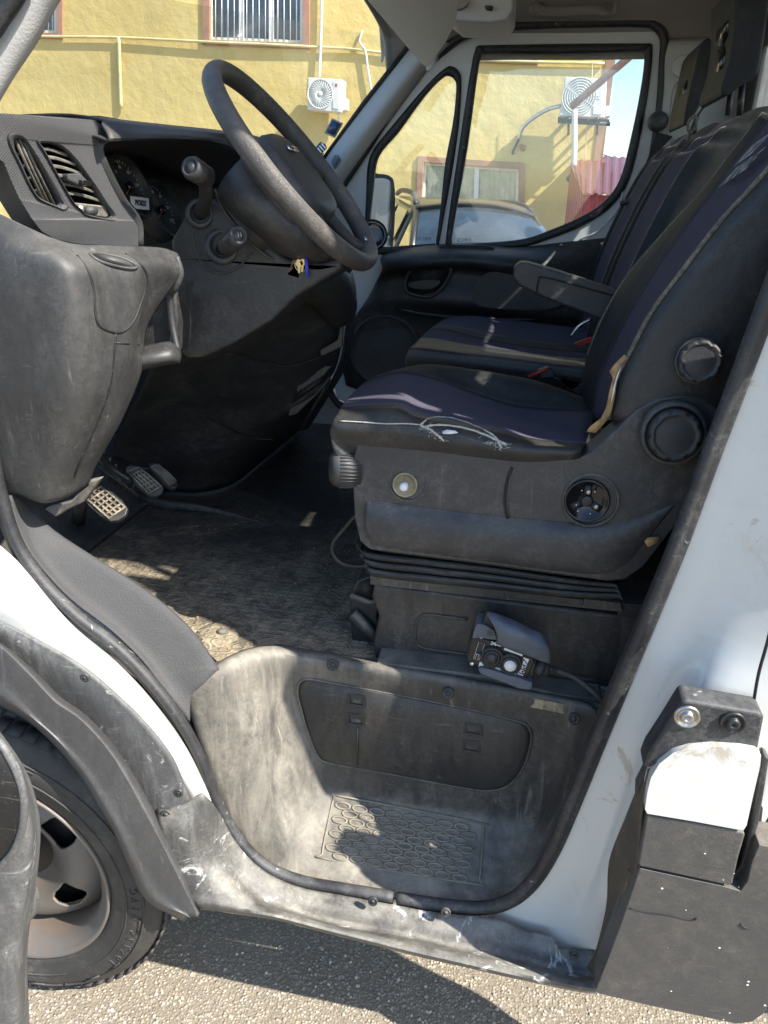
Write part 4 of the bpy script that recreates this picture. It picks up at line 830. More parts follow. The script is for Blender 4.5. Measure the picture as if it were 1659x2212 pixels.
# front storage tray on the pedestal
tr = plate('storage_tray', [(757, 1285), (770, 1256), (800, 1245), (812, 1262), (822, 1300), (815, 1330), (825, 1400), (818, 1408), (760, 1385), (755, 1320)], .26, M['dark'], ped, th=.2, bevel=.004)
MB().tube([P(757, 1286, Y=.25), P(800, 1302, Y=.25), P(818, 1298, Y=.25)], .006, 8).build('tray_rim', M['step'], tr)
MB().tube([P(762, 1325, Y=.245), P(795, 1358, Y=.243), P(815, 1378, Y=.243)], .012, 4).build('tray_strap', M['step'], tr)
plate('tray_pocket', [(764, 1288), (775, 1262), (798, 1252), (808, 1268), (806, 1292)], .252, M['darker'], tr, th=.004)
# knobs
def knob(cx, cy, Y, r, lobes, mat, cover=1.35):
    c = P(cx, cy, Y=Y); ax = Vector((-.05, -1, .12)).normalized(); a = ax.orthogonal().normalized(); b = ax.cross(a)
    N = 120; prof = [(1.0, 0, 0), (1.0, .016, .2), (1.0, .022, .6), (.97, .028, 1), (.9, .031, 1), (.8, .031, .5), (.76, .0295, .1), (.7, .029, 0), (.6, .0295, 0), (0.001, .0305, 0)]
    rows = []
    for (k, h, w) in prof:
        rows.append([c+ax*h*.8+(a*math.cos(t)+b*math.sin(t))*r*(k-.085*w*(max(0, math.cos(t*lobes)))**1.6) for t in [2*math.pi*i/N for i in range(N)]])
    k = MB().grid(rows, True).build('knob', mat, seat)
    MB().lathe(c, ax, [(r*cover, -.006), (r*(cover-.04), .006), (r*(cover-.12), .009), (r*1.08, .009), (r*1.03, .002)], 64).build('knob_rosette', M['shell'], k)
    return k
knob(1455, 937, .125, .0395, 9, M['dark'], 1.28)
knob(1508, 779, .125, .031, 9, M['dark'], 1.08)
# ribbed adjuster at the front
c = P(742, 1012, Y=.165); ax = Vector((-1, -.35, .05)).normalized(); mb = MB()
mb.lathe(c, ax, [(.0, -.03), (.033, -.028), (.033, .010), (.029, .018), (.022, .024), (0, .026)], 48)
for k in range(34):
    t = 2*math.pi*k/34; a = ax.orthogonal().normalized(); b = ax.cross(a); d = a*math.cos(t)+b*math.sin(t)
    mb.tube([c+ax*-.024+d*.0332, c+ax*.009+d*.0332], .0016, 5)
mb.build('adjuster_wheel', M['low'], seat)
# release bar loop
MB().tube(smooth([P(x, y, Y=.2) for x, y in ((790, 1108), (768, 1115), (745, 1140), (722, 1168), (718, 1190), (732, 1212), (760, 1222), (795, 1222))], 6), .0042, 10).build('release_bar', M['metalblk'], seat)
# white pin in its cup
c = P(875, 1047, Y=.1455); MB().lathe(c, (0, -1, .1), [(.0215, -.006), (.0215, .003), (.019, .004), (.018, .001), (0, .0008)], 40).build('pin_cup', simple('dull_brass', (.3, .26, .17), .45, .5, var=.3), seat)
MB().lathe(c+Vector((0, -.002, 0)), (0, -1, .1), [(.006, 0), (.006, .008), (.0075, .009), (.0075, .013), (.006, .018), (.004, .019), (0, .019)], 14).build('white_pin', M['white'], seat)
MB().lathe(c+Vector((.004, .002, .002)), (0, -1, .1), [(.034, -.002), (.033, .0012), (.031, .0012), (.03, -.001)], 40).build('wear_ring', M['step'], seat)
# side mount with screws
c = P(1268, 1082, Y=.143); d = MB().lathe(c, (0, -1, .05), [(.037, -.008), (.037, .001), (.034, .003), (.033, .0005), (0, .0005)], 48).build('side_mount', M['black'], seat)
mb = MB()
for k in range(3):
    a = R_(90+120*k); q = c+Vector((math.cos(a)*.018, -.001, math.sin(a)*.018)); mb.box(q, (.006, .001, .009), Matrix.Rotation(-a+math.pi/2, 3, 'Y'))
mb.lathe(c, (0, -1, 0), [(.0095, 0), (.0095, .003), (.007, .004), (0, .004)], 24); mb.build('mount_hub', M['metalblk'], d)
for a, r, mt in ((88, .016, 'steel'), (-28, .018, 'steel'), (205, .018, 'thread'), (60, .021, 'thread'), (120, .021, 'thread'), (-70, .022, 'thread'), (235, .022, 'thread')):
    a = R_(a); big = mt == 'steel'; MB().lathe(c+Vector((math.cos(a)*r, -.001, math.sin(a)*r)), (0, -1, 0), [(.0042 if big else .0015, 0), (.0042 if big else .0015, .002), (.003 if big else .001, .003), (0, .003)], 14).build('mount_screw', M['steel'] if big else M['silver'], d)
MB().lathe(c+Vector((.006, .002, 0)), (0, -1, .05), [(.047, -.004), (.046, .002), (.043, .003), (.0415, -.001)], 48).build('wear_ring', M['step'], seat)
MB().tube(smooth([P(x, y, Y=.147) for x, y in ((1106, 1010), (1096, 1035), (1091, 1065), (1091, 1095), (1096, 1120))], 5), .0022, 6).build('curved_slot', M['darker'], seat)
MB().tube(smooth([P(x, y, Y=.1465) for x, y in ((1112, 1012), (1102, 1036), (1097, 1066), (1097, 1095), (1101, 1118))], 5), .0013, 6).build('slot_lip', M['step'], seat)
# foam showing through the torn corner
plate('foam_scrap', [(1392, 1170), (1400, 1162), (1424, 1160), (1420, 1172), (1400, 1182)], .138, M['foam'], seat, th=.002)
# ---- cushion
cc = [[(762, 985, .16), (800, 985, .16), (850, 985, .16), (950, 992, .16), (1050, 1004, .16), (1150, 1010, .16), (1260, 1005, .16)],
      [(724, 950, .15), (762, 955, .148), (842, 957, .145), (940, 967, .145), (1040, 980, .145), (1140, 990, .145), (1255, 990, .15)],
      [(717, 918, .15), (742, 925, .142), (842, 926, .137), (935, 940, .137), (1040, 957, .137), (1140, 972, .14), (1255, 978, .145)],
      [(729, 896, .165), (755, 894, .158), (850, 889, .155), (918, 910, .155), (1070, 938, .158), (1158, 958, .16), (1258, 968, .16)],
      [(737, 884, .2), (756, 880, .195), (855, 876, .19), (914, 898, .19), (1070, 928, .19), (1158, 950, .19), (1264, 960, .19)],
      [(751, 863, .34), (790, 850, .34), (866, 840, .34), (930, 860, .34), (1060, 892, .34), (1150, 914, .34), (1275, 925, .34)],
      [(784, 831, .49), (825, 814, .49), (868, 804, .49), (942, 819, .49), (1041, 855, .49), (1130, 879, .49), (1285, 889, .49)],
      [(800, 822, .54), (840, 807, .54), (875, 797, .54), (935, 795, .54), (1041, 811, .54), (1158, 834, .54), (1280, 872, .54)],
      [(812, 818, .59), (848, 803, .59), (885, 794, .59), (935, 789, .59), (1041, 803, .59), (1158, 825, .59), (1278, 866, .59)],
      [(825, 835, .63), (855, 820, .63), (892, 815, .63), (940, 812, .63), (1045, 825, .63), (1160, 848, .63), (1280, 885, .63)]]
CR = [[P(a, b, Y=c) for a, b, c in r] for r in cc]
CR = [[r[0]+Vector((.03, 0, -.07)), r[0]+Vector((.004, 0, -.03))]+r for r in CR]
G = surf(CR, 5, 5); CUS = Skin(G)
cush = MB().grid(G[:21]).build('seat_cushion', M['leather'], seat, solid=.003)
MB().grid(G[20:31]).build('cushion_fabric', M['fabric'], cush, solid=.003)
MB().grid(G[30:]).build('cushion_bolster', M['bolster'], cush, solid=.003)
def cpt(x, y, lift=-.003): return CUS(x, y, -lift)
def z3(a, b): return ((800+a*.6751)*.864, (480+b*.6751)*.864)
# frayed splits in the near bolster
seam = [z3(*q) for q in ((72, 848), (150, 852), (240, 858), (320, 858), (372, 862))]
MB().tube(smooth([cpt(*q) for q in seam], 5), .0012, 6).build('bolster_seam', M['thread'], cush)
for pts in (((372, 862), (400, 842), (440, 834), (500, 842), (560, 862), (620, 888), (655, 915), (672, 950)), ((372, 866), (410, 880), (440, 905), (458, 922)), ((380, 872), (430, 862), (500, 868), (580, 888), (640, 912), (690, 935))):
    q = smooth([cpt(*z3(a+random.uniform(-1.2, 1.2), b+random.uniform(-1.2, 1.2))) for a, b in [tuple(v) for v in [w.xy for w in smooth([(a, b, 0) for a, b in pts], 4)]]], 2); MB().tube(q, [.0016+.0008*random.random() for i in range(len(q))], 6).build('frayed_tear', M['thread'], cush)
MB().plate([cpt(*z3(*q), lift=-.0022) for q in ((384, 866), (425, 845), (500, 850), (560, 868), (620, 893), (660, 925), (672, 948), (600, 930), (520, 905), (450, 893), (400, 885))], (), (0, .0008, 0)).build('torn_backing', simple('torn_liner', (.16, .155, .14), .9, var=.5, scale=90, bump=.5), cush)
mb = MB()
for _ in range(110):
    a = random.choice([(372, 862, 460, 922), (400, 842, 560, 862), (560, 862, 680, 950), (640, 915, 700, 940)]); t = random.random()
    x = a[0]+(a[2]-a[0])*t+random.uniform(-16, 16); y = a[1]+(a[3]-a[1])*t+random.uniform(-4, 14)
    p = cpt(*z3(x, y)); mb.tube([p, cpt(*z3(x+random.uniform(-16, 16), y+random.uniform(-7, 9)))], .0004, 4)
mb.build('loose_threads', M['thread'], cush)
MB().plate([cpt(*z3(*q), lift=-.0045) for q in ((452, 888), (470, 880), (500, 884), (512, 893), (480, 897), (455, 896))], (), (0, .001, 0)).build('white_scrap', M['white'], cush)
MB().plate([cpt(*z3(*q), lift=-.004) for q in ((104, 803), (112, 790), (150, 789), (200, 787), (282, 787), (270, 792), (200, 795), (140, 797))], (), (0, .001, 0)).build('foam_gap', M['foam'], cush)
MB().tube(smooth([cpt(*z3(*q), lift=-.0005) for q in ((100, 805), (118, 787), (200, 782), (285, 786), (380, 829), (650, 880), (800, 919), (960, 938))], 5), .0012, 6).build('fabric_hem', M['leather'], cush)
# ---- backrest
B_ = [(1318, 905), (1333, 823), (1362, 765), (1409, 677), (1478, 584), (1554, 485), (1618, 415), (1700, 322), (1770, 240)]
C_ = [(1280, 900), (1290, 835), (1316, 765), (1350, 695), (1405, 600), (1478, 495), (1534, 422), (1602, 332), (1668, 250)]
S_ = [(1268, 885), (1264, 806), (1284, 740), (1308, 684), (1360, 596), (1455, 487), (1522, 415), (1592, 326), (1656, 244)]
rows = []
for (bx, by), (cx, cy), (sx, sy) in zip(B_, C_, S_):
    b = P(bx, by, Y=.18); c = P(cx, cy, Y=.47); s = P(sx, sy, Y=.60)
    m1 = b.lerp(c, .5)+Vector((.012, 0, 0)); rows.append([b+Vector((.24, .0, -.02)), b+Vector((.13, -.028, -.01)), b+Vector((.045, -.025, 0)), b, m1, c, (c+s)/2+Vector((-.008, 0, 0)), s, s+Vector((.06, .03, 0)), s+Vector((.2, .02, 0))])
G = surf(rows, 5, 5)
back_ = MB().grid([r[:16] for r in G]).build('backrest', M['leather'], seat, solid=.003)
MB().grid([r[15:26] for r in G]).build('backrest_fabric', M['fabric2'], back_, solid=.003)
MB().grid([r[25:] for r in G]).build('backrest_bolster', M['bolster'], back_, solid=.003)
MB().tube([r[15]+Vector((-.002, -.002, 0)) for r in G], .0042, 8).build('edge_piping', M['gold'], back_)
MB().tube([r[34]+Vector((-.001, 0, 0)) for r in G[8:]], .0038, 8).build('edge_piping', M['gold'], back_)
MB().tube([r[25]+Vector((-.001, 0, 0)) for r in G], .0015, 6).build('bolster_seam', M['leather'], back_)
# torn edge with foam at the foot of the backrest
def bpt(x, y, d=.0): return P(x, y, Y=.165+d)
tear = [z3(*q) for q in ((1128, 602), (1136, 612), (1112, 650), (1100, 700), (1092, 760), (1080, 810), (1060, 850), (1020, 892), (988, 888), (1000, 870), (1040, 840), (1060, 800), (1072, 740), (1085, 690), (1072, 665), (1090, 640))]
MB().plate([bpt(*q) for q in tear], (), (0, .004, 0)).build('foam_tear', M['foam'], back_)
tear = [z3(*q) for q in ((1118, 640), (1098, 700), (1088, 750), (1076, 790), (1086, 730), (1100, 680))]
MB().plate([bpt(*q, -.004) for q in tear], (), (0, .002, 0)).build('backing_scrap', M['white'], back_)
# lettering
def wtext(s, a, b, hpx, Ya, Yb, shear):
    A, Bq = P(*a, Y=Ya), P(*b, Y=Yb); c = (A+Bq)/2; u = (Bq-A); L = u.length
    up = (P(1618, 415, Y=.18)-P(1554, 485, Y=.18)).normalized()
    u.normalize(); v = (up-u*up.dot(u)).normalized(); nn = u.cross(v)
    if nn.dot(CLOC-c) < 0: nn = -nn
    o = text('seat_lettering', s, c+nn*.005, u, v, 1.0, M['white'], back_, ext=.0003, bold=.02)
    me = o.data; xs = [(w.co-c).dot(u) for w in me.vertices]; w_ = max(xs)-min(xs); ys = [(w.co-c).dot(v) for w in me.vertices]; h_ = max(ys)-min(ys)
    for w in me.vertices:
        x = (w.co-c).dot(u); y = (w.co-c).dot(v); z = (w.co-c).dot(nn)
        w.co = c+u*(x*L/w_+shear*y*hpx/h_)+v*(y*hpx/h_)+nn*(.006 if z > .004 else .005)
# ---- armrest
ar = plate('armrest', [(1107, 598), (1110, 578), (1122, 567), (1140, 568), (1200, 585), (1330, 628), (1345, 640), (1330, 700), (1300, 694), (1270, 680), (1165, 640), (1120, 618)], .67, M['dash'], seat, th=.07, bevel=.012, bseg=4, ang=25)
MB().tube(smooth([P(x, y, Y=.668) for x, y in ((1170, 596), (1163, 606), (1160, 630), (1170, 642))], 4), .0018, 6).build('armrest_seam', M['darker'], ar)
MB().tube(smooth([P(x, y, Y=.668) for x, y in ((1163, 598), (1200, 604), (1330, 640))], 4), .0018, 6).build('armrest_seam', M['darker'], ar)
# buckle between the seats
bk = plate('belt_buckle', [(1195, 815), (1232, 845), (1262, 832), (1290, 820), (1290, 860), (1240, 850)], .66, M['dark'], seat, th=.02, bevel=.003)
plate('buckle_housing', [(1160, 800), (1185, 793), (1200, 815), (1170, 818)], .70, M['dark'], bk, th=.02, bevel=.002)
plate('buckle_button', [(1140, 812), (1180, 795), (1184, 799), (1144, 817)], .69, M['red'], bk, th=.004)

# ================================================================== passenger bench
dd = [[(875, 800, .77), (900, 808, .77), (1000, 812, .77), (1100, 822, .77), (1200, 838, .77), (1300, 850, .77)],
      [(878, 768, .76), (900, 765, .76), (1000, 777, .76), (1100, 790, .76), (1200, 803, .76), (1300, 815, .76)],
      [(890, 750, .80), (915, 746, .80), (1000, 757, .80), (1100, 768, .80), (1200, 781, .80), (1300, 790, .80)],
      [(925, 716, 1.08), (960, 713, 1.08), (1020, 729, 1.08), (1100, 744, 1.08), (1200, 757, 1.08), (1300, 765, 1.08)],
      [(935, 708, 1.16), (975, 704, 1.16), (1030, 714, 1.16), (1100, 728, 1.16), (1200, 743, 1.16), (1300, 751, 1.16)],
      [(950, 697, 1.40), (988, 688, 1.40), (1040, 691, 1.40), (1100, 700, 1.40), (1200, 714, 1.40), (1300, 727, 1.40)],
      [(963, 693, 1.60), (995, 684, 1.60), (1045, 685, 1.60), (1105, 692, 1.60), (1200, 703, 1.60), (1300, 715, 1.60)],
      [(968, 710, 1.64), (1000, 700, 1.64), (1050, 702, 1.64), (1110, 708, 1.64), (1200, 718, 1.64), (1300, 730, 1.64)]]
CR = [[P(a, b, Y=c) for a, b, c in r] for r in dd]; CR = [[r[0]+Vector((.03, 0, -.1)), r[0]+Vector((.003, 0, -.035))]+r for r in CR]
G = surf(CR, 5, 5)
bench = MB().grid(G[:13]).build('passenger_bench', M['leather'], van, solid=.003)
MB().grid(G[12:16]).build('bench_fabric', M['fabric'], bench, solid=.003)
MB().grid(G[15:21]).build('bench_divider', M['bolster'], bench, solid=.003)
MB().grid(G[20:]).build('bench_fabric', M['fabric'], bench, solid=.003)
MB().box((.03, 1.2, .93), (.25, .42, .16)).build('bench_base', M['dark'], bench, bevel=.01)
def sback(y0, y1, ztop, name, par):
    prof = [(.20, 1.16), (.205, 1.25), (.235, 1.4), (.285, 1.55), (.335, 1.66), (.365, ztop-.03), (.395, ztop)]
    prof = [(a, b) for a, b in prof]
    rows = []
    for x, z in prof:
        rows.append([Vector((x+.11, y0-.005, z)), Vector((x+.03, y0-.012, z)), Vector((x-.006, y0+.015, z)), Vector((x-.010, y0+.035, z)), Vector((x+.0, y0+.055, z)), Vector((x+.006, (y0+y1)/2, z)), Vector((x+.0, y1-.055, z)), Vector((x-.010, y1-.035, z)), Vector((x-.006, y1-.015, z)), Vector((x+.04, y1, z)), Vector((x+.11, y1, z))])
    rows.append([Vector((.47, v.y, ztop-.01)) for v in rows[-1]]); rows.append([Vector((.50, v.y, 1.16)) for v in rows[-1]])
    G = surf(rows, 5, 5)
    o = MB().grid([r[:21] for r in G]).build(name, M['bolster'], par, solid=.003)
    MB().grid([r[20:31] for r in G[:36]]).build('back_fabric', M['fabric2'], o, solid=.003)
    MB().grid([r[30:] for r in G]).build('back_bolster', M['bolster'], o, solid=.003)
    MB().grid([r[20:31] for r in G[35:]]).build('back_shoulder', M['bolster'], o, solid=.003)
    for k in (12, 20, 30): MB().tube([r[k]+Vector((-.001, 0, 0)) for r in G[:31]], .0022, 6).build('back_piping', M['gold'] if k != 20 else M['leather'], o)
    return o
sback(.80, 1.20, 1.715, 'middle_backrest', bench); sback(1.24, 1.66, 1.72, 'outer_backrest', bench)
def hollow(h, xn, Y0, Yc, y, ry, rz):
    q = P(xn, y, Y=Y0); c = Vector((q.x-.003, Yc, q.z))
    MB().plate([c+Vector((-rz*.0*math.sin(t), ry*math.copysign(abs(math.cos(t))**.7, math.cos(t)), rz*math.copysign(abs(math.sin(t))**.7, math.sin(t)))) for t in [2*math.pi*k/24 for k in range(24)]], (), (.006, 0, 0)).build('headrest_hollow', M['black'], h)
def hrest(pts, Y, w, name='headrest'):
    o = plate(name, pts, Y, M['bolster'], bench, th=w, bevel=.026, bseg=5, ang=25)
    return o
h1 = hrest([(1590, -40), (1588, 60), (1578, 130), (1556, 196), (1566, 212), (1600, 186), (1640, 162), (1656, 60), (1668, -40)], .90, .25)
h2 = hrest([(1512, 100), (1528, 78), (1545, 90), (1549, 120), (1540, 170), (1520, 215), (1490, 268), (1476, 272), (1482, 232), (1496, 170)], 1.30, .26)
for h, pts in ((h1, (((1604, 180, .96), (1597, 250, .96)), ((1580, 190, 1.10), (1572, 250, 1.10)))), (h2, (((1505, 250, 1.38), (1498, 290, 1.38)),))):
    for a, b in pts: MB().tube([P(a[0], a[1], Y=a[2]), P(b[0], b[1], Y=b[2])], .007, 10).build('headrest_post', M['metalblk'], h)
# front pads of the headrests with two dark hollows
hollow(h1, 1590, .90, 1.02, 40, .06, .032); hollow(h1, 1582, .90, 1.02, 118, .06, .034); hollow(h2, 1510, 1.30, 1.42, 130, .06, .03); hollow(h2, 1494, 1.30, 1.42, 190, .06, .03)
# belts
def strap(name, pts, w, parent, flat=(0, 1, 0)):
    return MB().tube(smooth([P(a, b, Y=c) for a, b, c in pts], 6), w, 8, up=flat, r2=.002).build(name, M['belt'], parent)
bl = MB().tube(smooth([P(a, b, Y=c) for a, b, c in ((1436, 290, 1.70), (1418, 340, 1.68), (1392, 400, 1.66), (1372, 452, 1.64), (1362, 478, 1.64))], 6), .024, 8, up=(1, .1, .3), r2=.0018).build('seat_belt', M['belt'], van)
MB().lathe(P(1422, 262, Y=1.72), (0, -1, 0), [(.03, -.02), (.03, .0), (.024, .012), (.012, .016), (.0, .016)], 28).build('belt_anchor', M['dark'], bl)
MB().plate([P(*q, Y=1.60) for q in ((1352, 458), (1357, 446), (1366, 442), (1369, 448), (1364, 462), (1356, 466))], [[P(*q, Y=1.60) for q in ((1355, 460), (1359, 452), (1364, 452), (1360, 462))]], (0, .003, 0)).build('belt_tongue', M['silver'], bl)
MB().tube([P(1340, 440, Y=1.58), P(1400, 423, Y=1.6)], .008, 8).build('tongue_grip', M['dark'], bl)
b2 = MB().tube(smooth([P(a, b, Y=c) for a, b, c in ((1540, 205, 1.22), (1500, 262, 1.2), (1478, 330, 1.2), (1440, 410, 1.2), (1390, 500, 1.2), (1345, 580, 1.2), (1315, 640, 1.19))], 6), .02, 8, up=(0, 1, .0), r2=.0018).build('seat_belt', M['belt'], van)
MB().tube(smooth([P(x, y, Y=1.17) for x, y in ((1500, 250), (1488, 262), (1486, 280), (1494, 286), (1503, 272), (1504, 256))], 4, True), .0035, 8, True).build('belt_loop', M['gold'], b2)
bb = MB().tube(smooth([P(a, b, Y=c) for a, b, c in ((1232, 728, 1.18), (1250, 705, 1.18), (1276, 690, 1.18))], 5), .004, 8).build('buckle_stalk', M['silver'], bench)
plate('buckle_button', [(1240, 742), (1278, 728), (1280, 738), (1250, 748)], 1.1, M['red'], bench, th=.012, bevel=.002)
wtext('IVECO', (1608, 345), (1650, 316), .040, .40, .28, .25)
wtext('PROVENCE', (1574, 392), (1636, 350), .040, .42, .27, .25)

# ================================================================== passenger side
seal_far = [(660, 520), (690, 470), (732, 412), (790, 325), (850, 232), (905, 158), (955, 108), (1005, 76), (1060, 60), (1150, 53), (1280, 49), (1390, 49), (1418, 58), (1434, 80), (1432, 140), (1425, 240), (1405, 370), (1385, 480), (1360, 620), (1330, 760), (1270, 900), (1100, 960), (800, 900), (720, 860), (700, 760), (690, 640)]
door_out = [(x+(8 if x < 1000 else -6 if x > 1380 else 0), y+8 if y < 120 else y) for x, y in seal_far]
def opn(p, Y): return P(p[0], p[1], Y=Y)
mainw = [(1040, 104), (1048, 102), (1200, 100), (1385, 98), (1402, 99), (1406, 108), (1402, 160), (1388, 250), (1368, 345), (1352, 395), (1330, 430), (1295, 462), (1240, 492), (1180, 515), (1130, 530), (1060, 536), (975, 536), (966, 532), (968, 500), (995, 320), (1025, 125)]
quart = [(960, 152), (976, 148), (989, 158), (994, 180), (988, 270), (968, 400), (945, 536), (940, 540), (792, 545), (790, 500), (794, 430), (798, 360), (812, 322), (850, 275), (920, 190)]
pd = MB().plate([opn(p, 1.78) for p in door_out], [[opn(p, 1.78) for p in mainw], [opn(p, 1.78) for p in quart]], (0, .05, 0)).build('passenger_door', M['doorw'], van, bevel=.004, bseg=2)
MB().tube(smooth([opn(p, 1.765) for p in seal_far], 4, True), .013, 8, True).build('door_gasket', M['seal'], pd)
def ringseal(pts, name):
    q = smooth([opn(p, 1.775) for p in pts], 3, True); cen = sum(q, Vector())/len(q); mb = MB()
    inn = [p+(cen-p).normalized()*.022 for p in q]; out = [p-(cen-p).normalized()*.006 for p in q]
    rows = [[p+Vector((0, .02, 0)) for p in inn], [p+Vector((0, -.004, 0)) for p in inn], [p+Vector((0, -.01, 0)) for p in [a.lerp(b, .5) for a, b in zip(inn, out)]], [p+Vector((0, -.004, 0)) for p in out], [p+Vector((0, .02, 0)) for p in out]]
    return mb.grid(rows, True).build(name, M['seal'], pd)
ringseal(mainw, 'window_seal'); ringseal(quart, 'window_seal')
for pts in (mainw, quart):
    MB().plate([opn(p, 1.80) for p in pts], (), (0, .004, 0)).build('window_glass', M['glass'], pd, sm=False)
# small maker marks seen reversed on the glass
for x, y in ((1002, 519), (916, 516)):
    c = P(x, y, Y=1.797); text('glass_mark', 'IVECO', c, (-1, 0, -.02), (0, 0, 1), .016, M['ink'], pd, ext=.0002, sx=1.1); 
# pressed line on the door frame
MB().tube(smooth([P(x, y, Y=1.772) for x, y in ((1345, 400), (1340, 440), (1320, 470), (1290, 500), (1250, 520))], 5), .003, 8).build('frame_crease', M['doorw'], pd)
# door card
dr = [[(828, 550, 1.77), (900, 533, 1.77), (1000, 528, 1.77), (1120, 534, 1.77), (1220, 524, 1.77), (1330, 512, 1.77)],
      [(822, 562, 1.68), (900, 552, 1.64), (1000, 548, 1.64), (1120, 555, 1.64), (1220, 556, 1.70), (1330, 545, 1.75)],
      [(826, 580, 1.66), (900, 574, 1.62), (1000, 570, 1.62), (1120, 584, 1.62), (1220, 600, 1.68), (1330, 600, 1.74)],
      [(815, 605, 1.70), (900, 595, 1.69), (1000, 588, 1.69), (1120, 610, 1.68), (1220, 635, 1.70), (1330, 640, 1.74)],
      [(795, 645, 1.71), (900, 650, 1.67), (1000, 655, 1.66), (1120, 668, 1.65), (1220, 680, 1.68), (1330, 700, 1.72)],
      [(765, 690, 1.72), (880, 690, 1.72), (1000, 695, 1.73), (1120, 705, 1.73), (1220, 720, 1.73), (1330, 740, 1.74)],
      [(738, 770, 1.73), (850, 800, 1.73), (1000, 820, 1.74), (1120, 830, 1.74), (1220, 830, 1.74), (1330, 830, 1.74)],
      [(748, 832, 1.75), (850, 870, 1.75), (1000, 900, 1.75), (1120, 900, 1.75), (1220, 900, 1.75), (1330, 900, 1.75)]]
dc = sheet('door_card', psurf(dr, 6, 5), M['dark'], pd, solid=.004)
plate('ledge_tray', [(948, 533), (970, 529), (1050, 530), (1072, 536), (1050, 543), (955, 541)], 1.70, M['darker'], dc, th=.01, bevel=.002)
hr = [(876, 612), (885, 588), (905, 577), (950, 574), (972, 578), (972, 592), (955, 622), (930, 640), (900, 638), (880, 630)]
MB().tube(smooth([P(*p, Y=1.665) for p in hr], 5, True), .007, 8, True).build('handle_surround', M['dash'], dc)
plate('handle_recess', hr, 1.668, M['darker'], dc, th=.004, n=4)
MB().plate(smooth([P(*p, Y=1.655) for p in ((882, 612), (910, 606), (925, 604), (948, 606), (950, 612), (930, 624), (890, 622))], 3, True), (), (0, .01, 0)).build('door_handle', M['dash'], dc, bevel=.003)
MB().tube([P(925, 604, Y=1.65), P(930, 588, Y=1.655), P(915, 584, Y=1.66)], .005, 8).build('lock_lever', M['dash'], dc)
el = [(1020, 640), (1035, 605), (1060, 588), (1120, 585), (1200, 598), (1240, 615), (1230, 650), (1180, 668), (1100, 668), (1040, 662)]
MB().plate(smooth([P(*p, Y=1.645) for p in el], 4, True), (), (0, .01, 0)).build('card_insert', M['dimple'], dc, bevel=.003)
c = P(832, 758, Y=1.72); MB().lathe(c, (0, -1, 0), [(.135, -.01), (.133, .006), (.125, .008), (.122, .002), (.1, -.002), (.05, .0), (0, .002)], 56).build('speaker', M['dimple'], dc)
MB().tube(smooth([P(x, y, Y=1.70) for x, y in ((842, 575), (850, 640), (870, 668), (950, 682), (1060, 690), (1160, 690))], 6), .006, 8).build('card_ridge', M['dash'], dc)
# body side around the door and pillar trims
fw = MB().plate([P(660, 430, Y=1.82), P(700, 345, Y=1.82), P(780, 240, Y=1.82), P(870, 122, Y=1.82), P(890, 90, Y=1.82), P(900, -20, Y=1.82), Vector((.62, 1.82, 2.13)), Vector((.62, 1.82, .5)), Vector((-1.25, 1.82, .5)), Vector((-1.25, 1.82, 1.3))], [[opn(p, 1.82) for p in seal_far]], (0, .02, 0)).build('far_body_side', M['head'], van)
rows = [[(655, 440, 1.80), (698, 345, 1.80), (785, 228, 1.80), (882, 106, 1.80), (915, 62, 1.80)], [(680, 455, 1.72), (722, 365, 1.72), (808, 250, 1.72), (900, 130, 1.72), (935, 85, 1.72)], [(700, 462, 1.74), (742, 385, 1.74), (822, 272, 1.74), (915, 148, 1.74), (965, 92, 1.74)], [(712, 465, 1.80), (752, 392, 1.80), (830, 285, 1.80), (925, 155, 1.80), (980, 98, 1.80)]]
ap = sheet('windscreen_pillar_trim', psurf(rows, 5, 6), M['trimg'], van, solid=.004)
mb = MB(); c = P(727, 352, Y=1.715); 
for j in range(-5, 6):
    for i in range(-5, 6):
        x, y = i+(j % 2)*.5, j*.87
        if abs(y) < 4.4 and abs(x)+abs(y)*.58 < 5: mb.lathe(P(727+x*2.7, 350+y*3.2, Y=1.716), (.3, -1, .2), [(.0016, -.002), (.0016, .0006), (0, .0006)], 6)
mb.build('tweeter_grille', M['darker'], ap)
MB().tube([P(700, 342, Y=1.79), P(785, 224, Y=1.79), P(882, 100, Y=1.79)], .008, 8).build('windscreen_edge', M['seal'], ap)
rows = [[(1440, 85, 1.79), (1500, 82, 1.79), (1570, 80, 1.79), (1700, 80, 1.79)], [(1434, 105, 1.76), (1500, 100, 1.73), (1570, 98, 1.72), (1700, 98, 1.72)], [(1428, 200, 1.76), (1495, 200, 1.72), (1570, 200, 1.72), (1690, 200, 1.72)], [(1412, 320, 1.76), (1490, 320, 1.72), (1570, 320, 1.72), (1680, 330, 1.72)], [(1380, 470, 1.77), (1440, 500, 1.73), (1560, 500, 1.73), (1660, 500, 1.73)], [(1330, 700, 1.78), (1440, 700, 1.74), (1560, 700, 1.74), (1660, 700, 1.74)]]
bp = sheet('rear_pillar_trim', psurf(rows, 5, 5), M['trimg'], van, solid=.004)
MB().lathe(P(1475, 143, Y=1.715), (-.1, -1, 0), [(.032, -.004), (.031, .004), (.026, .006), (.012, .006), (.010, .009), (0, .009)], 32).build('coat_hook', M['trimg'], bp)
MB().tube(smooth([P(x, y, Y=1.722) for x, y in ((1462, 180), (1452, 200), (1446, 260), (1440, 290))], 5), .0025, 6).build('trim_seam', M['head'], bp)
MB().tube(smooth([P(x, y, Y=1.722) for x, y in ((1462, 178), (1480, 176), (1530, 176))], 5), .0025, 6).build('trim_seam', M['head'], bp)
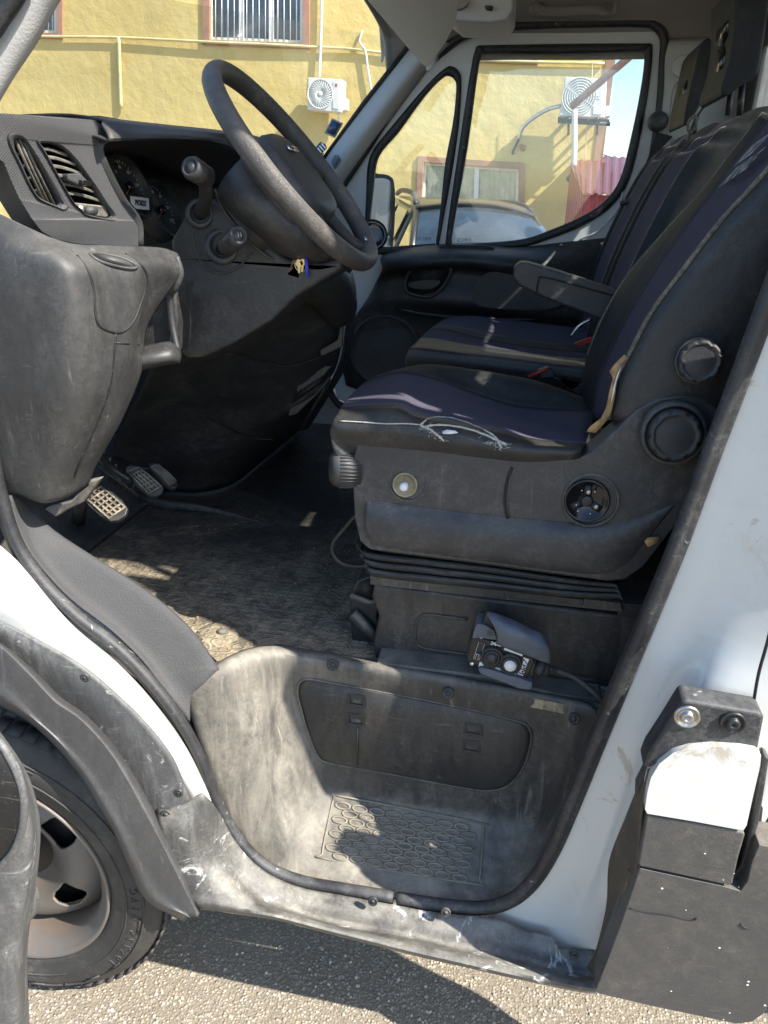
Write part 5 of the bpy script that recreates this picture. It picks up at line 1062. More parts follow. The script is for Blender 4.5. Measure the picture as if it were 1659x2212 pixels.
# roof lining and outer roof
HX = -.48
rows = []
for y, z, dx in ((1.82, 1.98, -.02), (1.80, 2.03, -.02), (1.74, 2.09, -.02), (1.60, 2.14, -.04), (1.2, 2.19, -.06), (.9, 2.22, -.06), (.5, 2.24, -.06), (.18, 2.245, -.04), (.05, 2.23, 0), (0, 2.20, 0)):
    rows.append([Vector((HX+dx-.02, y, z-.05)), Vector((HX+dx+.03, y, z-.015)), Vector((-.2, y, z)), Vector((.1, y, z)), Vector((.4, y, z)), Vector((.56, y, z-.02)), Vector((.62, y, z-.1))])
rl = sheet('roof_lining', surf(rows, 4, 4), M['head'], van, solid=.012)
rows = [[v+Vector((-.03 if v.x < -.3 else .03 if v.x > .5 else 0, -.06 if v.y < .2 else .06 if v.y > 1.6 else 0, .05)) for v in r] for r in rows]
sheet('roof_skin', surf(rows, 4, 4), M['paint'], van, solid=.004)
# near door header and windscreen pillar
MB().tube([Vector((-.62, -.0, 2.0)), Vector((-.52, .0, 2.14)), Vector((-.3, .0, 2.215)), Vector((.3, 0, 2.215)), Vector((.62, 0, 2.2))], .025, 12).build('door_header', M['paint'], van)
rows = [[(95, -70, .0), (50, 0, .0), (10, 65, .0), (-30, 130, .0), (-80, 240, .0), (-130, 400, .0)], [(125, -60, .0), (82, 5, .0), (42, 72, .0), (0, 145, .0), (-50, 250, .0), (-110, 400, .0)],
        [(150, -50, .02), (113, 5, .02), (72, 82, .02), (22, 165, .02), (-30, 260, .02), (-95, 400, .02)], [(158, -45, .07), (122, 8, .07), (78, 90, .07), (20, 178, .07), (-30, 270, .07), (-95, 410, .07)]]
sheet('near_pillar_trim', psurf(rows, 5, 5), M['trimg'], van, solid=.004)
# sun visor and roof console
vs_ = MB().plate([P(x, y, Y=Y) for x, y, Y in ((790, -30, .80), (797, 5, .80), (842, 58, .88), (905, 132, .98), (922, 148, 1.0), (932, 138, 1.02), (962, 95, 1.10), (985, 50, 1.14), (995, -30, 1.12))], (), (-.008, .02, .012)).build('sun_visor', M['visor'], van, bevel=.004, bseg=3)
MB().tube([P(925, 150, Y=1.0), P(934, 135, Y=1.03), P(942, 120, Y=1.06)], .006, 8).build('visor_clip', M['trimg'], vs_)
rcn = plate('roof_console', [(950, -40), (955, 20), (985, 44), (1060, 48), (1095, 42), (1108, 20), (1112, -40)], 1.35, M['trimg'], van, th=.25, bevel=.02, bseg=4)
MB().plate(smooth([P(x, y, Y=1.33) for x, y in ((972, -4), (1000, -6), (1010, 8), (992, 20), (975, 14))], 4, True), (), (0, .03, 0)).build('visor_hinge', M['head'], rcn, bevel=.003)
MB().plate(smooth([P(x, y, Y=1.335) for x, y in ((1048, 12), (1064, 13), (1062, 22), (1050, 20))], 4, True), (), (0, .01, 0)).build('console_slot', M['dark'], rcn)
gh = MB().tube(smooth([P(x, y, Y=Y) for x, y, Y in ((1160, 12, 1.70), (1168, 20, 1.67), (1190, 24, 1.64), (1240, 22, 1.63), (1285, 20, 1.64), (1305, 24, 1.67), (1315, 14, 1.70))], 6), .012, 12).build('grab_handle', M['head'], van)
for x in (1165, 1312): MB().box(P(x, 14, Y=1.71), (.03, .012, .022)).build('handle_mount', M['head'], gh, bevel=.008, bseg=3)
# rear wall with window
wy0, wy1, wz0, wz1 = .25, 1.62, 1.60, 1.98
mb = MB().plate([Vector((.60, -.02, .55)), Vector((.60, 1.82, .55)), Vector((.60, 1.82, 2.12)), Vector((.60, .9, 2.22)), Vector((.60, -.02, 2.2))], [[Vector((.60, wy0, wz0)), Vector((.60, wy1, wz0)), Vector((.60, wy1, wz1)), Vector((.60, wy0, wz1))]], (.02, 0, 0))
rw = mb.build('rear_wall', M['dark'], van)
MB().box((.607, (wy0+wy1)/2, (wz0+wz1)/2), (.002, (wy1-wy0)/2, (wz1-wz0)/2)).build('rear_window', M['dirtyglass'], rw, sm=False)
# inner pillar closing the cab behind the seal on the driver side
rows = [[P(x, y, Y=-.02) for x, y in ((1700, 535), (1660, 640), (1590, 830), (1530, 990), (1465, 1170), (1405, 1320), (1345, 1465), (1290, 1600), (1240, 1725))]]
rows.append([p+Vector((.03, .05, 0)) for p in rows[0]]); rows.append([Vector((.6, .06, p.z)) for p in rows[0]])
sheet('inner_pillar_panel', surf(rows, 5, 4), M['dark'], van, solid=.004)
up = [P(1655, 660, Y=0), Vector((.33, 0, 1.6)), Vector((.34, 0, 1.85)), Vector((.37, .02, 2.2))]
r2 = [[p for p in up], [p+Vector((.05, -.018, 0)) for p in up], [p+Vector((.16, -.06, 0)) for p in up], [Vector((.62, -.10, p.z)) for p in up]]
sheet('upper_pillar', surf(r2, 5, 4), M['paint'], van, solid=.004)
# windscreen
gl = [[P(120, -40, Y=.03), P(60, 115, Y=.06), P(0, 212, Y=.08), Vector((-.80, .1, 1.55))]]
far = [P(890, 90, Y=1.80), P(785, 226, Y=1.80), P(698, 345, Y=1.80), P(640, 470, Y=1.80)]
near = gl[0]
ws = []
for t in (0, .25, .5, .75, 1): ws.append([a.lerp(b, t)+Vector((-.12*math.sin(t*math.pi), 0, .02*math.sin(t*math.pi))) for a, b in zip(near, far)])
wsc = MB().grid(surf(ws, 4, 5)).build('windscreen', M['wind'], van)
# toll tag and vignette in the lower corner of the windscreen
tg = MB().plate([P(*q, Y=1.60) for q in ((700, 287), (717, 255), (740, 266), (722, 298))], (), (0, .012, 0)).build('toll_tag', M['thread'], wsc, bevel=.002)
MB().plate([P(*q, Y=1.598) for q in ((705, 285), (718, 259), (736, 268), (722, 293))], (), (0, .002, 0)).build('tag_screen', M['blueglass'], tg)
st = MB().plate([P(*q, Y=1.66) for q in ((674, 328), (692, 306), (703, 312), (706, 320), (687, 340), (680, 338))], (), (0, .003, 0)).build('toll_sticker', M['blueglass'], wsc)
mb = MB()
for j in range(4):
    for i in range(5): mb.lathe(P(678+i*4.3+j*2.2, 331-i*4.8+j*2.6, Y=1.657), (0, -1, 0), [(.0035, 0), (0, .001)], 6)
mb.build('sticker_dots', M['silver'], st)
# ---- passenger mirror
mr = MB().plate(smooth([P(x, y, Y=2.02) for x, y in ((798, 384), (820, 376), (842, 380), (852, 396), (854, 450), (850, 520), (842, 560), (800, 575), (790, 500))], 3, True), (), (-.08, .03, 0)).build('passenger_mirror', M['dark'], van, bevel=.008, bseg=3)
MB().plate(smooth([P(x, y, Y=2.015) for x, y in ((800, 392), (820, 385), (838, 388), (844, 400), (845, 450), (841, 500), (800, 508), (794, 450))], 3, True), (), (0, .002, 0)).build('mirror_glass', M['mirror'], mr, sm=False)
MB().plate(smooth([P(x, y, Y=2.015) for x, y in ((796, 516), (841, 510), (836, 552), (800, 562))], 3, True), (), (0, .002, 0)).build('wide_mirror_glass', M['mirror'], mr, sm=False)
# ---- open driver door, its lower edge and pocket
edge = [(-40, 1545), (2, 1600), (30, 1640), (54, 1685), (70, 1738), (77, 1790), (75, 1850), (68, 1915), (58, 1980), (51, 2040), (50, 2100), (53, 2160), (56, 2240)]
rows = []
for x, y in edge: rows.append([P(x, y, Y=-.46)+Vector((-.06, -.02, 0)), P(x-3, y, Y=-.47), P(x, y, Y=-.49), P(x-6, y+2, Y=-.52), P(x-28, y+8, Y=-.54), P(-60, y+20, Y=-.55), P(-160, y+20, Y=-.56)])
dd_ = sheet('driver_door', surf(rows, 5, 5), M['clad'], van, solid=.003)
MB().plate(smooth([P(x, y, Y=-.556) for x, y in ((-90, 1600), (-20, 1600), (14, 1636), (36, 1690), (43, 1740), (36, 1790), (16, 1838), (-30, 1880), (-90, 1900))], 4, True), (), (0, .003, 0)).build('door_pocket', M['darker'], dd_)
MB().tube(smooth([P(x, y, Y=-.553) for x, y in ((-60, 1560), (-5, 1600), (24, 1642), (45, 1692), (52, 1742), (46, 1795), (24, 1845), (-20, 1885), (-80, 1905))], 6), .004, 8).build('pocket_lip', M['clad'], dd_)
MB().box((-1.32, -.62, .95), (.035, .40, .62), Matrix.Rotation(R_(-30), 3, 'Z')).build('door_panel', M['dash'], dd_, bevel=.015)

# ---- unseen fin and bed behind the cab, added only to shade floor and step
fin = MB().plate([Vector((x, -.19, z)) for x, z in ((.45, 1.57), (.565, 1.86), (.72, 2.44), (1.08, 2.40), (.59, 1.63), (.605, 1.485), (.64, 1.40), (.56, 1.365), (.54, 1.43), (.47, 1.545))], (), (0, -.02, 0)).build('shade_fin', M['panel'], van, bevel=.004)
MB().tube([Vector((.80, -.19, 2.2)), Vector((.72, -.05, 2.12)), Vector((.66, .0, 2.12))], .012, 8).build('shade_fin_stay', M['metalblk'], fin)
bed = MB().box((1.95, .9, .93), (1.0, 1.08, .05)).build('shade_bed', M['panel'], van, bevel=.01)
MB().box((.97, .9, 1.26), (.02, 1.08, .27)).build('shade_board', M['panel'], bed, bevel=.008)
MB().box((1.95, -.165, 1.13), (.98, .015, .15)).build('shade_side', M['panel'], bed, bevel=.006)
# ================================================================== pendant control resting on the step edge
pc = empty('pendant_control', P(1100, 1470, Y=.12), 'grey rubber-cased up and down push-button pendant control leaning on the seat pedestal', 'remote control')
po = pc.location
def pk(x, y, Y=.13): return P(x, y, Y=Y)-po
def zq(a, b): return ((1100+a*.2411)*.864, (1480+b*.2411)*.864)      # from an enlarged crop
def q5(l, Y): return [pk(*zq(a, b), Y) for a, b in l]
MB().plate(q5([(330, 470), (380, 340), (440, 330), (600, 400), (1000, 690), (1010, 760), (960, 940), (900, 925), (395, 770), (300, 740), (270, 690), (300, 540)], .125), (), (0, .05, 0)).build('case', M['dark'], pc, bevel=.008, bseg=3)
fc = MB().plate(q5([(330, 480), (345, 470), (500, 500), (960, 690), (980, 720), (900, 905), (885, 915), (395, 765), (300, 735), (285, 700)], .118), (), (0, .01, 0)).build('face_plate', M['metalblk'], pc, bevel=.002)
MB().plate(q5([(335, 480), (350, 420), (375, 345), (400, 330), (470, 345), (560, 400), (585, 470), (590, 500), (500, 490), (420, 475)], .112), (), (0, .04, 0)).build('rubber_shoulder', M['greyrub'], pc, bevel=.005, bseg=3)
MB().plate(q5([(395, 800), (410, 790), (500, 800), (720, 870), (790, 885), (960, 945), (955, 990), (930, 1020), (800, 1000), (560, 900), (420, 850)], .108), (), (0, .05, 0)).build('rubber_skirt', M['greyrub'], pc, bevel=.005, bseg=3)
# flipped-open rubber lid: a curved folded flap
fr_ = [[(485, 215, .10), (515, 280, .085), (580, 380, .075), (600, 470, .08), (590, 520, .085)], [(560, 225, .105), (600, 300, .08), (670, 410, .066), (700, 500, .07), (690, 570, .08)], [(640, 255, .11), (700, 330, .08), (760, 430, .062), (800, 520, .066), (790, 600, .08)],
       [(740, 290, .11), (800, 360, .08), (860, 450, .06), (900, 540, .066), (880, 640, .08)], [(860, 350, .11), (920, 410, .085), (970, 480, .07), (1010, 570, .07), (980, 680, .082)], [(980, 410, .11), (1030, 440, .09), (1070, 510, .08), (1110, 600, .08), (1060, 710, .09)], [(1060, 455, .11), (1100, 485, .10), (1118, 560, .095), (1136, 640, .095), (1130, 735, .1)]]
MB().grid(surf([[pk(*zq(a, b), Y) for a, b, Y in r] for r in fr_], 4, 4)).build('rubber_lid', M['greyrub'], pc, solid=.005, off=0)
MB().plate(q5([(440, 325), (485, 210), (520, 290), (590, 420), (560, 410), (480, 345)], .118), (), (0, .02, 0)).build('lid_hinge', M['dark'], pc, bevel=.002)
for (x, y), inner in (((540, 668), 'dark'), ((730, 735), 'white')):
    c = pk(*zq(x, y), .117); b = MB().lathe(c, (0, -1, .1), [(.0205, -.004), (.0205, .006), (.018, .0085), (.0165, .0085), (.016, .003), (.015, .003), (.0145, .009), (.0125, .0105), (.0115, .0095), (0, .0095)], 40).build('push_button', M['dark'], pc)
    MB().lathe(c+Vector((0, -.0095, 0)), (0, -1, .1), [(.0105, 0), (.0105, .0012), (0, .0016)], 32).build('button_cap', M[inner] if inner == 'white' else M['lid'], b)
def slab(l, mat, name, Y=.1165): return MB().plate(q5(l, Y), (), (0, .001, 0)).build(name, mat, fc, sm=False)
slab([(412, 725), (598, 785), (588, 822), (398, 778)], M['white'], 'label_strip'); slab([(600, 786), (790, 850), (780, 886), (592, 824)], M['white'], 'label_strip')
slab([(868, 680), (925, 700), (862, 872), (803, 852)], M['white'], 'label_strip'); slab([(670, 580), (858, 650), (852, 668), (662, 600)], M['white'], 'label_strip')
ux = (pk(*zq(800, 760), .116)-pk(*zq(420, 640), .116)).normalized(); uy = Vector((0, -1, .1)).cross(ux).normalized()
if uy.z < 0: uy = -uy
def pt(s, a, b, size, u, v, mat, sh=0, Y=.1150, **k): text('face_lettering', s, pk(*zq(a, b), Y), u, v, size, mat, fc, ext=.0003, shear=sh, **k)
# the words are printed letter by letter, turned a quarter
for ch, a, b in (('N', 455, 768), ('W', 487, 779), ('O', 515, 790), ('D', 546, 798)): pt(ch, a, b, .0085, -uy, ux, M['ink'])
for ch, a, b in (('P', 678, 842), ('U', 703, 852)): pt(ch, a, b, .0085, -uy, ux, M['ink'])
pt('ZPM', 866, 775, .0165, uy*-1, ux, M['ink'], .1)
pt('E', 540, 530, .010, -ux, -uy, M['white'])
MB().tube([pk(*zq(630, 562), .115), pk(*zq(565, 538), .115)], .0011, 6).tube([pk(*zq(585, 522), .115), pk(*zq(556, 535), .115), pk(*zq(578, 556), .115)], .0013, 6).build('arrow_mark', M['white'], fc)
MB().tube(q5([(402, 520), (462, 545), (405, 708), (348, 692)], .1155), .0006, 4, True).tube(q5([(372, 640), (420, 655)], .1155), .0008, 4).tube(q5([(365, 690), (380, 645), (405, 650), (392, 700)], .1155), .0008, 4).build('maker_frame', M['trimg'], fc)
for a, b in ((430, 460), (333, 740)): MB().lathe(pk(*zq(a, b), .117), (0, -1, .1), [(.0042, 0), (.0042, .002), (.003, .0035), (0, .0035)], 14).build('face_screw', M['silver'], fc)
gl_ = MB().tube([pk(*zq(985, 760), .135), pk(*zq(1075, 800), .135)], [.014, .017], 16).tube([pk(*zq(1060, 790), .135), pk(*zq(1130, 800), .135)], .012, 14).build('cable_gland', M['dark'], pc)
cb = [P(*zq(1130, 795), Y=.135), P(*zq(1230, 820), Y=.14), P(*zq(1380, 880), Y=.13), P(*zq(1500, 960), Y=.12), P(*zq(1620, 1060), Y=.11), P(*zq(1700, 1130), Y=.11)]
MB().tube(smooth([p-po for p in cb], 6), .0052, 10).build('control_cable', M['dark'], pc)

# ================================================================== building beyond
bu = -ray(-8300, -310); bu.normalize(); bv = -ray(578, 5106); bv = (bv-bu*bv.dot(bu)).normalized(); bn = bu.cross(bv)   # bn points to the camera side
if bn.dot(CLOC-P(829, 300, Y=14)) < 0: bn = -bn
BO = P(829, 300, Y=14.0)
def Wp(x, y, d=0.0):
    r = ray(x, y); return CLOC+r*(((BO+bn*d)-CLOC).dot(bn)/r.dot(bn))
BASE = Wp(829, 300); BASE = Vector((BASE.x, BASE.y, 0))
house = empty('yellow_building', BASE, 'yellow rendered building with pinkish brown window surrounds behind the van', 'building')
def stucco():
    m, t, b, out = newmat('yellow_render'); N = NT(t); co = N.co()
    c = N.mix(N.ramp(N.noise(co, .9, 6, .6, .5), .3, .72), (.60, .45, .17), (.655, .52, .215))
    c = N.mix(N.ramp(N.noise(co, 3.5, 8, .7, .6), .58, .8, 0, .4), c, (.45, .36, .16))
    c = N.mix(N.ramp(N.noise(co, 2.2, 6, .7, 2.5), .73, .76, 0, .6), c, (.36, .33, .24))
    c = N.mix(N.ramp(N.noise(co, 2.5, 6, .65, .3, sc=(1, 1, .07)), .52, .75, 0, .28), c, (.42, .34, .17))
    t.links.new(c, b.inputs['Base Color']); b.inputs['Roughness'].default_value = .92
    t.links.new(N.bump(N.noise(co, 28, 5, .65), .17, .03, N.bump(N.noise(co, 5, 4), .3, .06)), b.inputs['Normal']); return m
M['stucco'] = stucco(); M['pink'] = simple('pinkish_render', (.36, .20, .135), .9, var=.14, scale=3, bump=.3)
M['pvc'] = simple('white_pvc', (.72, .73, .72), .35, var=.05); M['acw'] = plastic('ac_casing', (.66, .66, .63), .45, dust=.15, dcol=(.4, .38, .3), grain=100, gst=.02)
M['pipe'] = simple('painted_conduit', (.62, .55, .3), .6, var=.12, scale=4); M['curtain'] = simple('pale_curtain', (.5, .49, .42), .8, var=.2, scale=4)
M['pane'] = simple('window_pane', (.09, .11, .13), .08, spec=.8, var=.3, scale=2, bump=0)
M['grille'] = simple('ac_grille', (.5, .51, .49), .5, var=.1)
def wloc(x, y, d=0.0, o=BASE): return Wp(x, y, d)-o
def wbox(name, q, d0, th, mat, parent, o=BASE, holes=(), **k):
    """outline on the wall plane, front face d0+th out from the wall"""
    return MB().plate([wloc(x, y, d0+th, o) for x, y in q], [[wloc(x, y, d0+th, o) for x, y in h] for h in holes], -bn*th).build(name, mat, parent, **k)
W1 = [(452, -60), (654, -60), (654, 93), (452, 86)]; W0 = [(70, -60), (122, -60), (122, 72), (70, 70)]; W2 = [(915, 351), (1121, 365), (1118, 520), (908, 505)]; W3 = [(980, -60), (1151, -60), (1151, 125), (980, 118)]
wq = [(-700, -800), (1440, -800), (1332, 100), (1306, 300), (1255, 700), (1150, 1400), (-900, 1400)]
wall = wbox('wall', wq, -.35, .35, M['stucco'], house, holes=[W0, W1, W2, W3], sm=False)
# returning side wall at the corner
c0 = wloc(1440, -800); c1 = wloc(1150, 1400); back = -bn*6
wbox('corner_band', [(1425, -800), (1441, -800), (1333, 100), (1307, 300), (1256, 700), (1236, 700), (1288, 300), (1313, 100)], .0, .02, M['pink'], wall, sm=False)
for q, inner in ((W0, [(20, -60), (134, -60), (134, 84), (20, 80)]), (W1, [(437, -60), (668, -60), (668, 106), (437, 97)]), (W2, [(902, 336), (1134, 352), (1130, 535), (895, 520)]), (W3, [(965, -60), (1162, -60), (1161, 140), (965, 132)])):
    wbox('window_surround', inner, .0, .04, M['pink'], wall, holes=[q], bevel=.008)
def window(q, bars, mull, curtain):
    f = wbox('window', [(a, b) for a, b in q], -.12, .05, M['pvc'], wall, holes=[[tuple(Vector(p).lerp(Vector(((q[0][0]+q[2][0])/2, (q[0][1]+q[2][1])/2)), .0)+Vector((6 if i in (0, 3) else -6, 6 if i in (0, 1) else -6))) for i, p in enumerate(q)]], bevel=.006)
    for m in mull:
        a = Vector(q[0]).lerp(Vector(q[1]), m); b = Vector(q[3]).lerp(Vector(q[2]), m)
        wbox('mullion', [(a.x-5, a.y), (a.x+5, a.y), (b.x+5, b.y), (b.x-5, b.y)], -.11, .055, M['pvc'], f, bevel=.006)
    wbox('pane', q, -.16, .01, M['glass'] if curtain else M['pane'], f, sm=False)
    if curtain:
        mb = MB(); n = 60; A = []
        for i in range(n+1):
            a = Vector(q[0]).lerp(Vector(q[1]), i/n); b = Vector(q[3]).lerp(Vector(q[2]), i/n); d = -.22+.03*math.sin(i*1.9)
            A.append([wloc(a.x, a.y, d), wloc(b.x, b.y, d)])
        mb.grid(A).build('curtain', M['curtain'], f)
    if bars:
        mb = MB()
        for i in range(1, bars):
            a = Vector(q[0]).lerp(Vector(q[1]), i/bars); b = Vector(q[3]).lerp(Vector(q[2]), i/bars); mb.tube([wloc(a.x, a.y, -.02), wloc(b.x, b.y, -.02)], .009, 6)
        mb.build('window_bars', M['pvc'], f)
window(W1, 15, (.34, .66), False); window(W0, 6, (), False); window(W2, 0, (.56,), True); window(W3, 0, (.5,), True)
for q in (W2,):   # a pale pane in front of the curtain
    pass
def tube_thing(name, pts, r, mat, label, cat, n=8, sm=6):
    p0 = Wp(pts[0][0], pts[0][1], pts[0][2]); o = MB().tube(smooth([Wp(a, b, c)-p0 for a, b, c in pts], sm), r, n).build(name, mat); o.location = p0; tag(o, label, cat); return o
tube_thing('conduit', [(-60, 74, .05), (0, 76, .05), (120, 79, .05), (258, 81, .05), (440, 90, .06), (560, 95, .06), (670, 101, .05), (760, 106, .04), (880, 120, .04), (1000, 128, .04), (1160, 134, .04), (1306, 137, .04)], .022, M['pipe'], 'thin yellow painted conduit running level along the yellow wall', 'conduit')
tube_thing('downpipe', [(257, 80, .05), (259, 160, .05), (262, 234, .05)], .035, M['pipe'], 'short vertical yellow pipe hanging from the level conduit', 'pipe')
tube_thing('drain_pipe', [(696, -60, .06), (694, 60, .06), (690, 168, .07)], .025, M['pvc'], 'pale vertical pipe coming down the wall onto the smaller air conditioner', 'pipe')
tube_thing('loose_cable', [(783, 66, .03), (777, 90, .05), (789, 110, .05), (795, 150, .05), (803, 198, .05)], .018, M['pvc'], 'loose pale cable looped at its top, between air conditioner and van roof pillar', 'cable')
def ac_unit(q, depth, gap, label, fan, fr, panel, spiral):
    o = Wp(q[3][0], q[3][1], gap); e = empty('air_conditioner', o, label, 'air conditioner')
    cs = wbox('casing', q, gap, depth, M['acw'], e, o=o, bevel=.015, bseg=3)
    fc_ = Wp(*fan, gap+depth)-o; u = bu
    if spiral:
        mb = MB()
        for k in range(7): 
            r = fr*(.14+.14*k); mb.tube([fc_+bn*.012+(bu*math.cos(a)+bv*math.sin(a))*r for a in [2*math.pi*i/48 for i in range(48)]], .008, 6, True)
        for k in range(4):
            a = math.pi*k/4+.3; mb.tube([fc_+bn*.008-(bu*math.cos(a)+bv*math.sin(a))*fr, fc_+bn*.008+(bu*math.cos(a)+bv*math.sin(a))*fr], .006, 5)
    else:
        mb = MB(); mb.tube([fc_+bn*.012+(bu*math.cos(a)+bv*math.sin(a))*fr for a in [2*math.pi*i/48 for i in range(48)]], .012, 6, True)
        for k in range(30):
            a = 2*math.pi*k/30; mb.tube([fc_+bn*.014+(bu*math.cos(a+t*.5)+bv*math.sin(a+t*.5))*fr*(.2+.8*t) for t in (0, .5, 1)], .006, 5)
        mb.lathe(fc_+bn*.01, bn, [(fr*.2, 0), (fr*.18, .015), (0, .018)], 20)
    MB().lathe(fc_+bn*.002, bn, [(fr*1.02, 0), (0, .003)], 40).build('fan_opening', M['grille'] if not spiral else M['grille'], cs)
    mb.build('fan_grille', M['pvc'] if not spiral else M['acw'], cs)
    wbox('service_panel', panel, gap+depth, .012, M['acw'], cs, o=o, bevel=.004)
    return e, cs, o
e1, c1_, o1 = ac_unit([(665, 167), (738, 171), (736, 243), (663, 237)], .32, .12, 'smaller white air conditioner with spoked round grille on the yellow wall', (692, 203), .225, [(720, 176), (731, 177), (731, 236), (719, 234)], False)
wbox('maker_label', [(724, 181), (728, 181), (728, 187), (724, 187)], .452, .004, M['red'], c1_, o=o1, sm=False)
wbox('valve_cover', [(738, 212), (748, 212), (748, 238), (737, 240)], .15, .2, M['acw'], c1_, o=o1, bevel=.01)
MB().tube([Wp(730, 240, .3)-o1, Wp(733, 262, .2)-o1, Wp(728, 275, .1)-o1], .02, 8).build('coolant_pipe', M['pvc'], e1)
e2, c2_, o2 = ac_unit([(1221, 166), (1311, 170), (1307, 255), (1208, 250)], .34, .26, 'larger white air conditioner with ringed grille beside the building corner', (1251, 208), .27, [(1283, 176), (1302, 178), (1299, 248), (1281, 247)], True)
wbox('name_strip', [(1288, 181), (1301, 182), (1301, 184), (1288, 183)], .613, .003, M['blueglass'], c2_, o=o2, sm=False)
for y in (207, 212): MB().tube([Wp(1284, y, .615)-o2, Wp(1297, y+.8, .615)-o2], .005, 5).build('grip_rib', M['acw'], c2_)
wbox('valve_cover', [(1310, 228), (1320, 230), (1318, 252), (1308, 252)], .3, .2, M['acw'], c2_, o=o2, bevel=.01)
for x in (1228, 1290):
    MB().tube([Wp(x, 256, .0)-o2, Wp(x, 258, .66)-o2], .035, 8).tube([Wp(x, 290, .0)-o2, Wp(x, 258, .5)-o2], .02, 8).build('wall_bracket', M['metalblk'], e2)
MB().tube([Wp(1205, 262, .5)-o2, Wp(1318, 268, .5)-o2], .03, 8).tube([Wp(1205, 256, .3)-o2, Wp(1316, 262, .3)-o2], .03, 8).build('cross_bracket', M['metalblk'], e2)
tube_thing('white_downpipe', [(1241, 237, .75), (1241, 300, .75), (1240, 362, .75)], .045, M['pvc'], 'thick white plastic tube hanging in front of the larger air conditioner', 'pipe')
tube_thing('black_pipe_end', [(1240, 364, .6), (1238, 376, .5), (1228, 388, .4)], .05, M['metalblk'], 'black bent pipe end below the thick white tube by the red shed', 'pipe')
tube_thing('insulated_hose', [(1210, 229, .4), (1185, 236, .3), (1155, 253, .2), (1130, 275, .12), (1121, 300, .08)], .035, M['silver'], 'silver wrapped hose curving left from the larger air conditioner into the wall', 'hose')
tube_thing('hose_end', [(1121, 300, .08), (1115, 314, .08), (1109, 326, .1), (1108, 334, .1)], .025, M['metalblk'], 'dark hose end with white tip hanging beside a rust stain', 'hose')
tube_thing('rust_stain', [(1123, 320, .0), (1128, 318, .0), (1135, 322, .0)], .05, simple('rust', (.28, .13, .05), .9, var=.5, scale=6), 'rusty hole in the yellow wall beside the dark hose end', 'stain')
tube_thing('copper_pole', [(1234, 231, 1.2), (1300, 174, 1.3), (1369, 115, 1.4), (1480, 18, 1.6)], .055, simple('brown_pole', (.33, .2, .15), .5, var=.15), 'slanting brown pole crossing the larger air conditioner and the sky', 'pole', sm=3)
tube_thing('thin_wire', [(1281, 60, .5), (1278, 180, .5), (1270, 260, .4), (1266, 300, .3), (1264, 350, .2)], .008, M['pipe'], 'thin pale wire hanging in front of the larger air conditioner', 'wire')
# power lines in the sky
for i, (a, b) in enumerate((((1290, 330), (1420, 352)), ((1290, 344), (1420, 372)))):
    p0 = P(*a, Y=24); p1 = P(b[0]+200, b[1]+30, Y=24); o = MB().tube([Vector(), (p1-p0)*.5-Vector((0, 0, .3)), p1-p0], .012, 5).build('power_line', M['metalblk']); o.location = p0; tag(o, ('upper' if not i else 'lower')+' of two thin dark power lines against the blue sky', 'power line', 'power lines by the building corner')
p0 = P(1640, 60, Y=26); o = MB().tube([Vector(), Vector((6, 0, .4))], .015, 5).build('power_line', M['metalblk']); o.location = p0; tag(o, 'thin dark power line crossing the sky behind the headrests', 'power line')

# ================================================================== red shed
def shed():
    o = P(1262, 420, Y=10.5); o = Vector((o.x, o.y, 0)); e = empty('red_shed', o, 'small red metal shed with ribbed pitched roof beside the yellow building', 'shed')
    mr_ = plastic('red_sheet', (.36, .04, .05), .35, dust=.25, dcol=(.45, .3, .28), ds=2, grain=60, gst=.05, metal=.2)
    mro = plastic('red_roof_sheet', (.22, .045, .055), .3, dust=.15, dcol=(.4, .25, .24), ds=1.5, grain=60, gst=.05, metal=.3)
    a, b = P(1262, 421, Y=10.5)-o, P(1480, 424, Y=10.5)-o
    def ribbed(p, q, r, s, n, name, mat, up):
        mb = MB(); 
        for j in (0, 1): pass
        rows = []
        for i in range(n*4+1):
            t = i/(n*4); k = i % 4; h = (.0, .0, .022, .022)[k]; tt = t+(0, .12, -.02, .1)[k]/n*.5
            rows.append([p.lerp(q, t)+up*h, s.lerp(r, t)+up*h])
        return mb.grid(rows).build(name, mat, e, sm=False, solid=.01)
    fa = [a, b, Vector((b.x, b.y, 0)), Vector((a.x, a.y, 0))]; ribbed(*fa, 12, 'front_wall', mr_, Vector((0, -1, 0)))
    l = P(1222, 470, Y=13.2)-o; l = P(1236, 350, Y=13.4)-o
    ribbed(a, l, Vector((l.x, l.y, 0)), Vector((a.x, a.y, 0)), 8, 'side_wall', mr_, Vector((-1, 0, 0)))
    r0, r1 = P(1258, 421, Y=10.3)-o, P(1480, 424, Y=10.3)-o; t0, t1 = P(1262, 338, Y=14.5)-o, P(1480, 348, Y=14.5)-o
    ribbed(r0, r1, t1, t0, 12, 'roof', mro, Vector((0, -.3, 1)))
    ribbed(P(1232, 352, Y=13.4)-o, t0, r0, P(1256, 421, Y=10.35)-o, 2, 'roof_edge', mro, Vector((0, -.3, 1)))
shed()

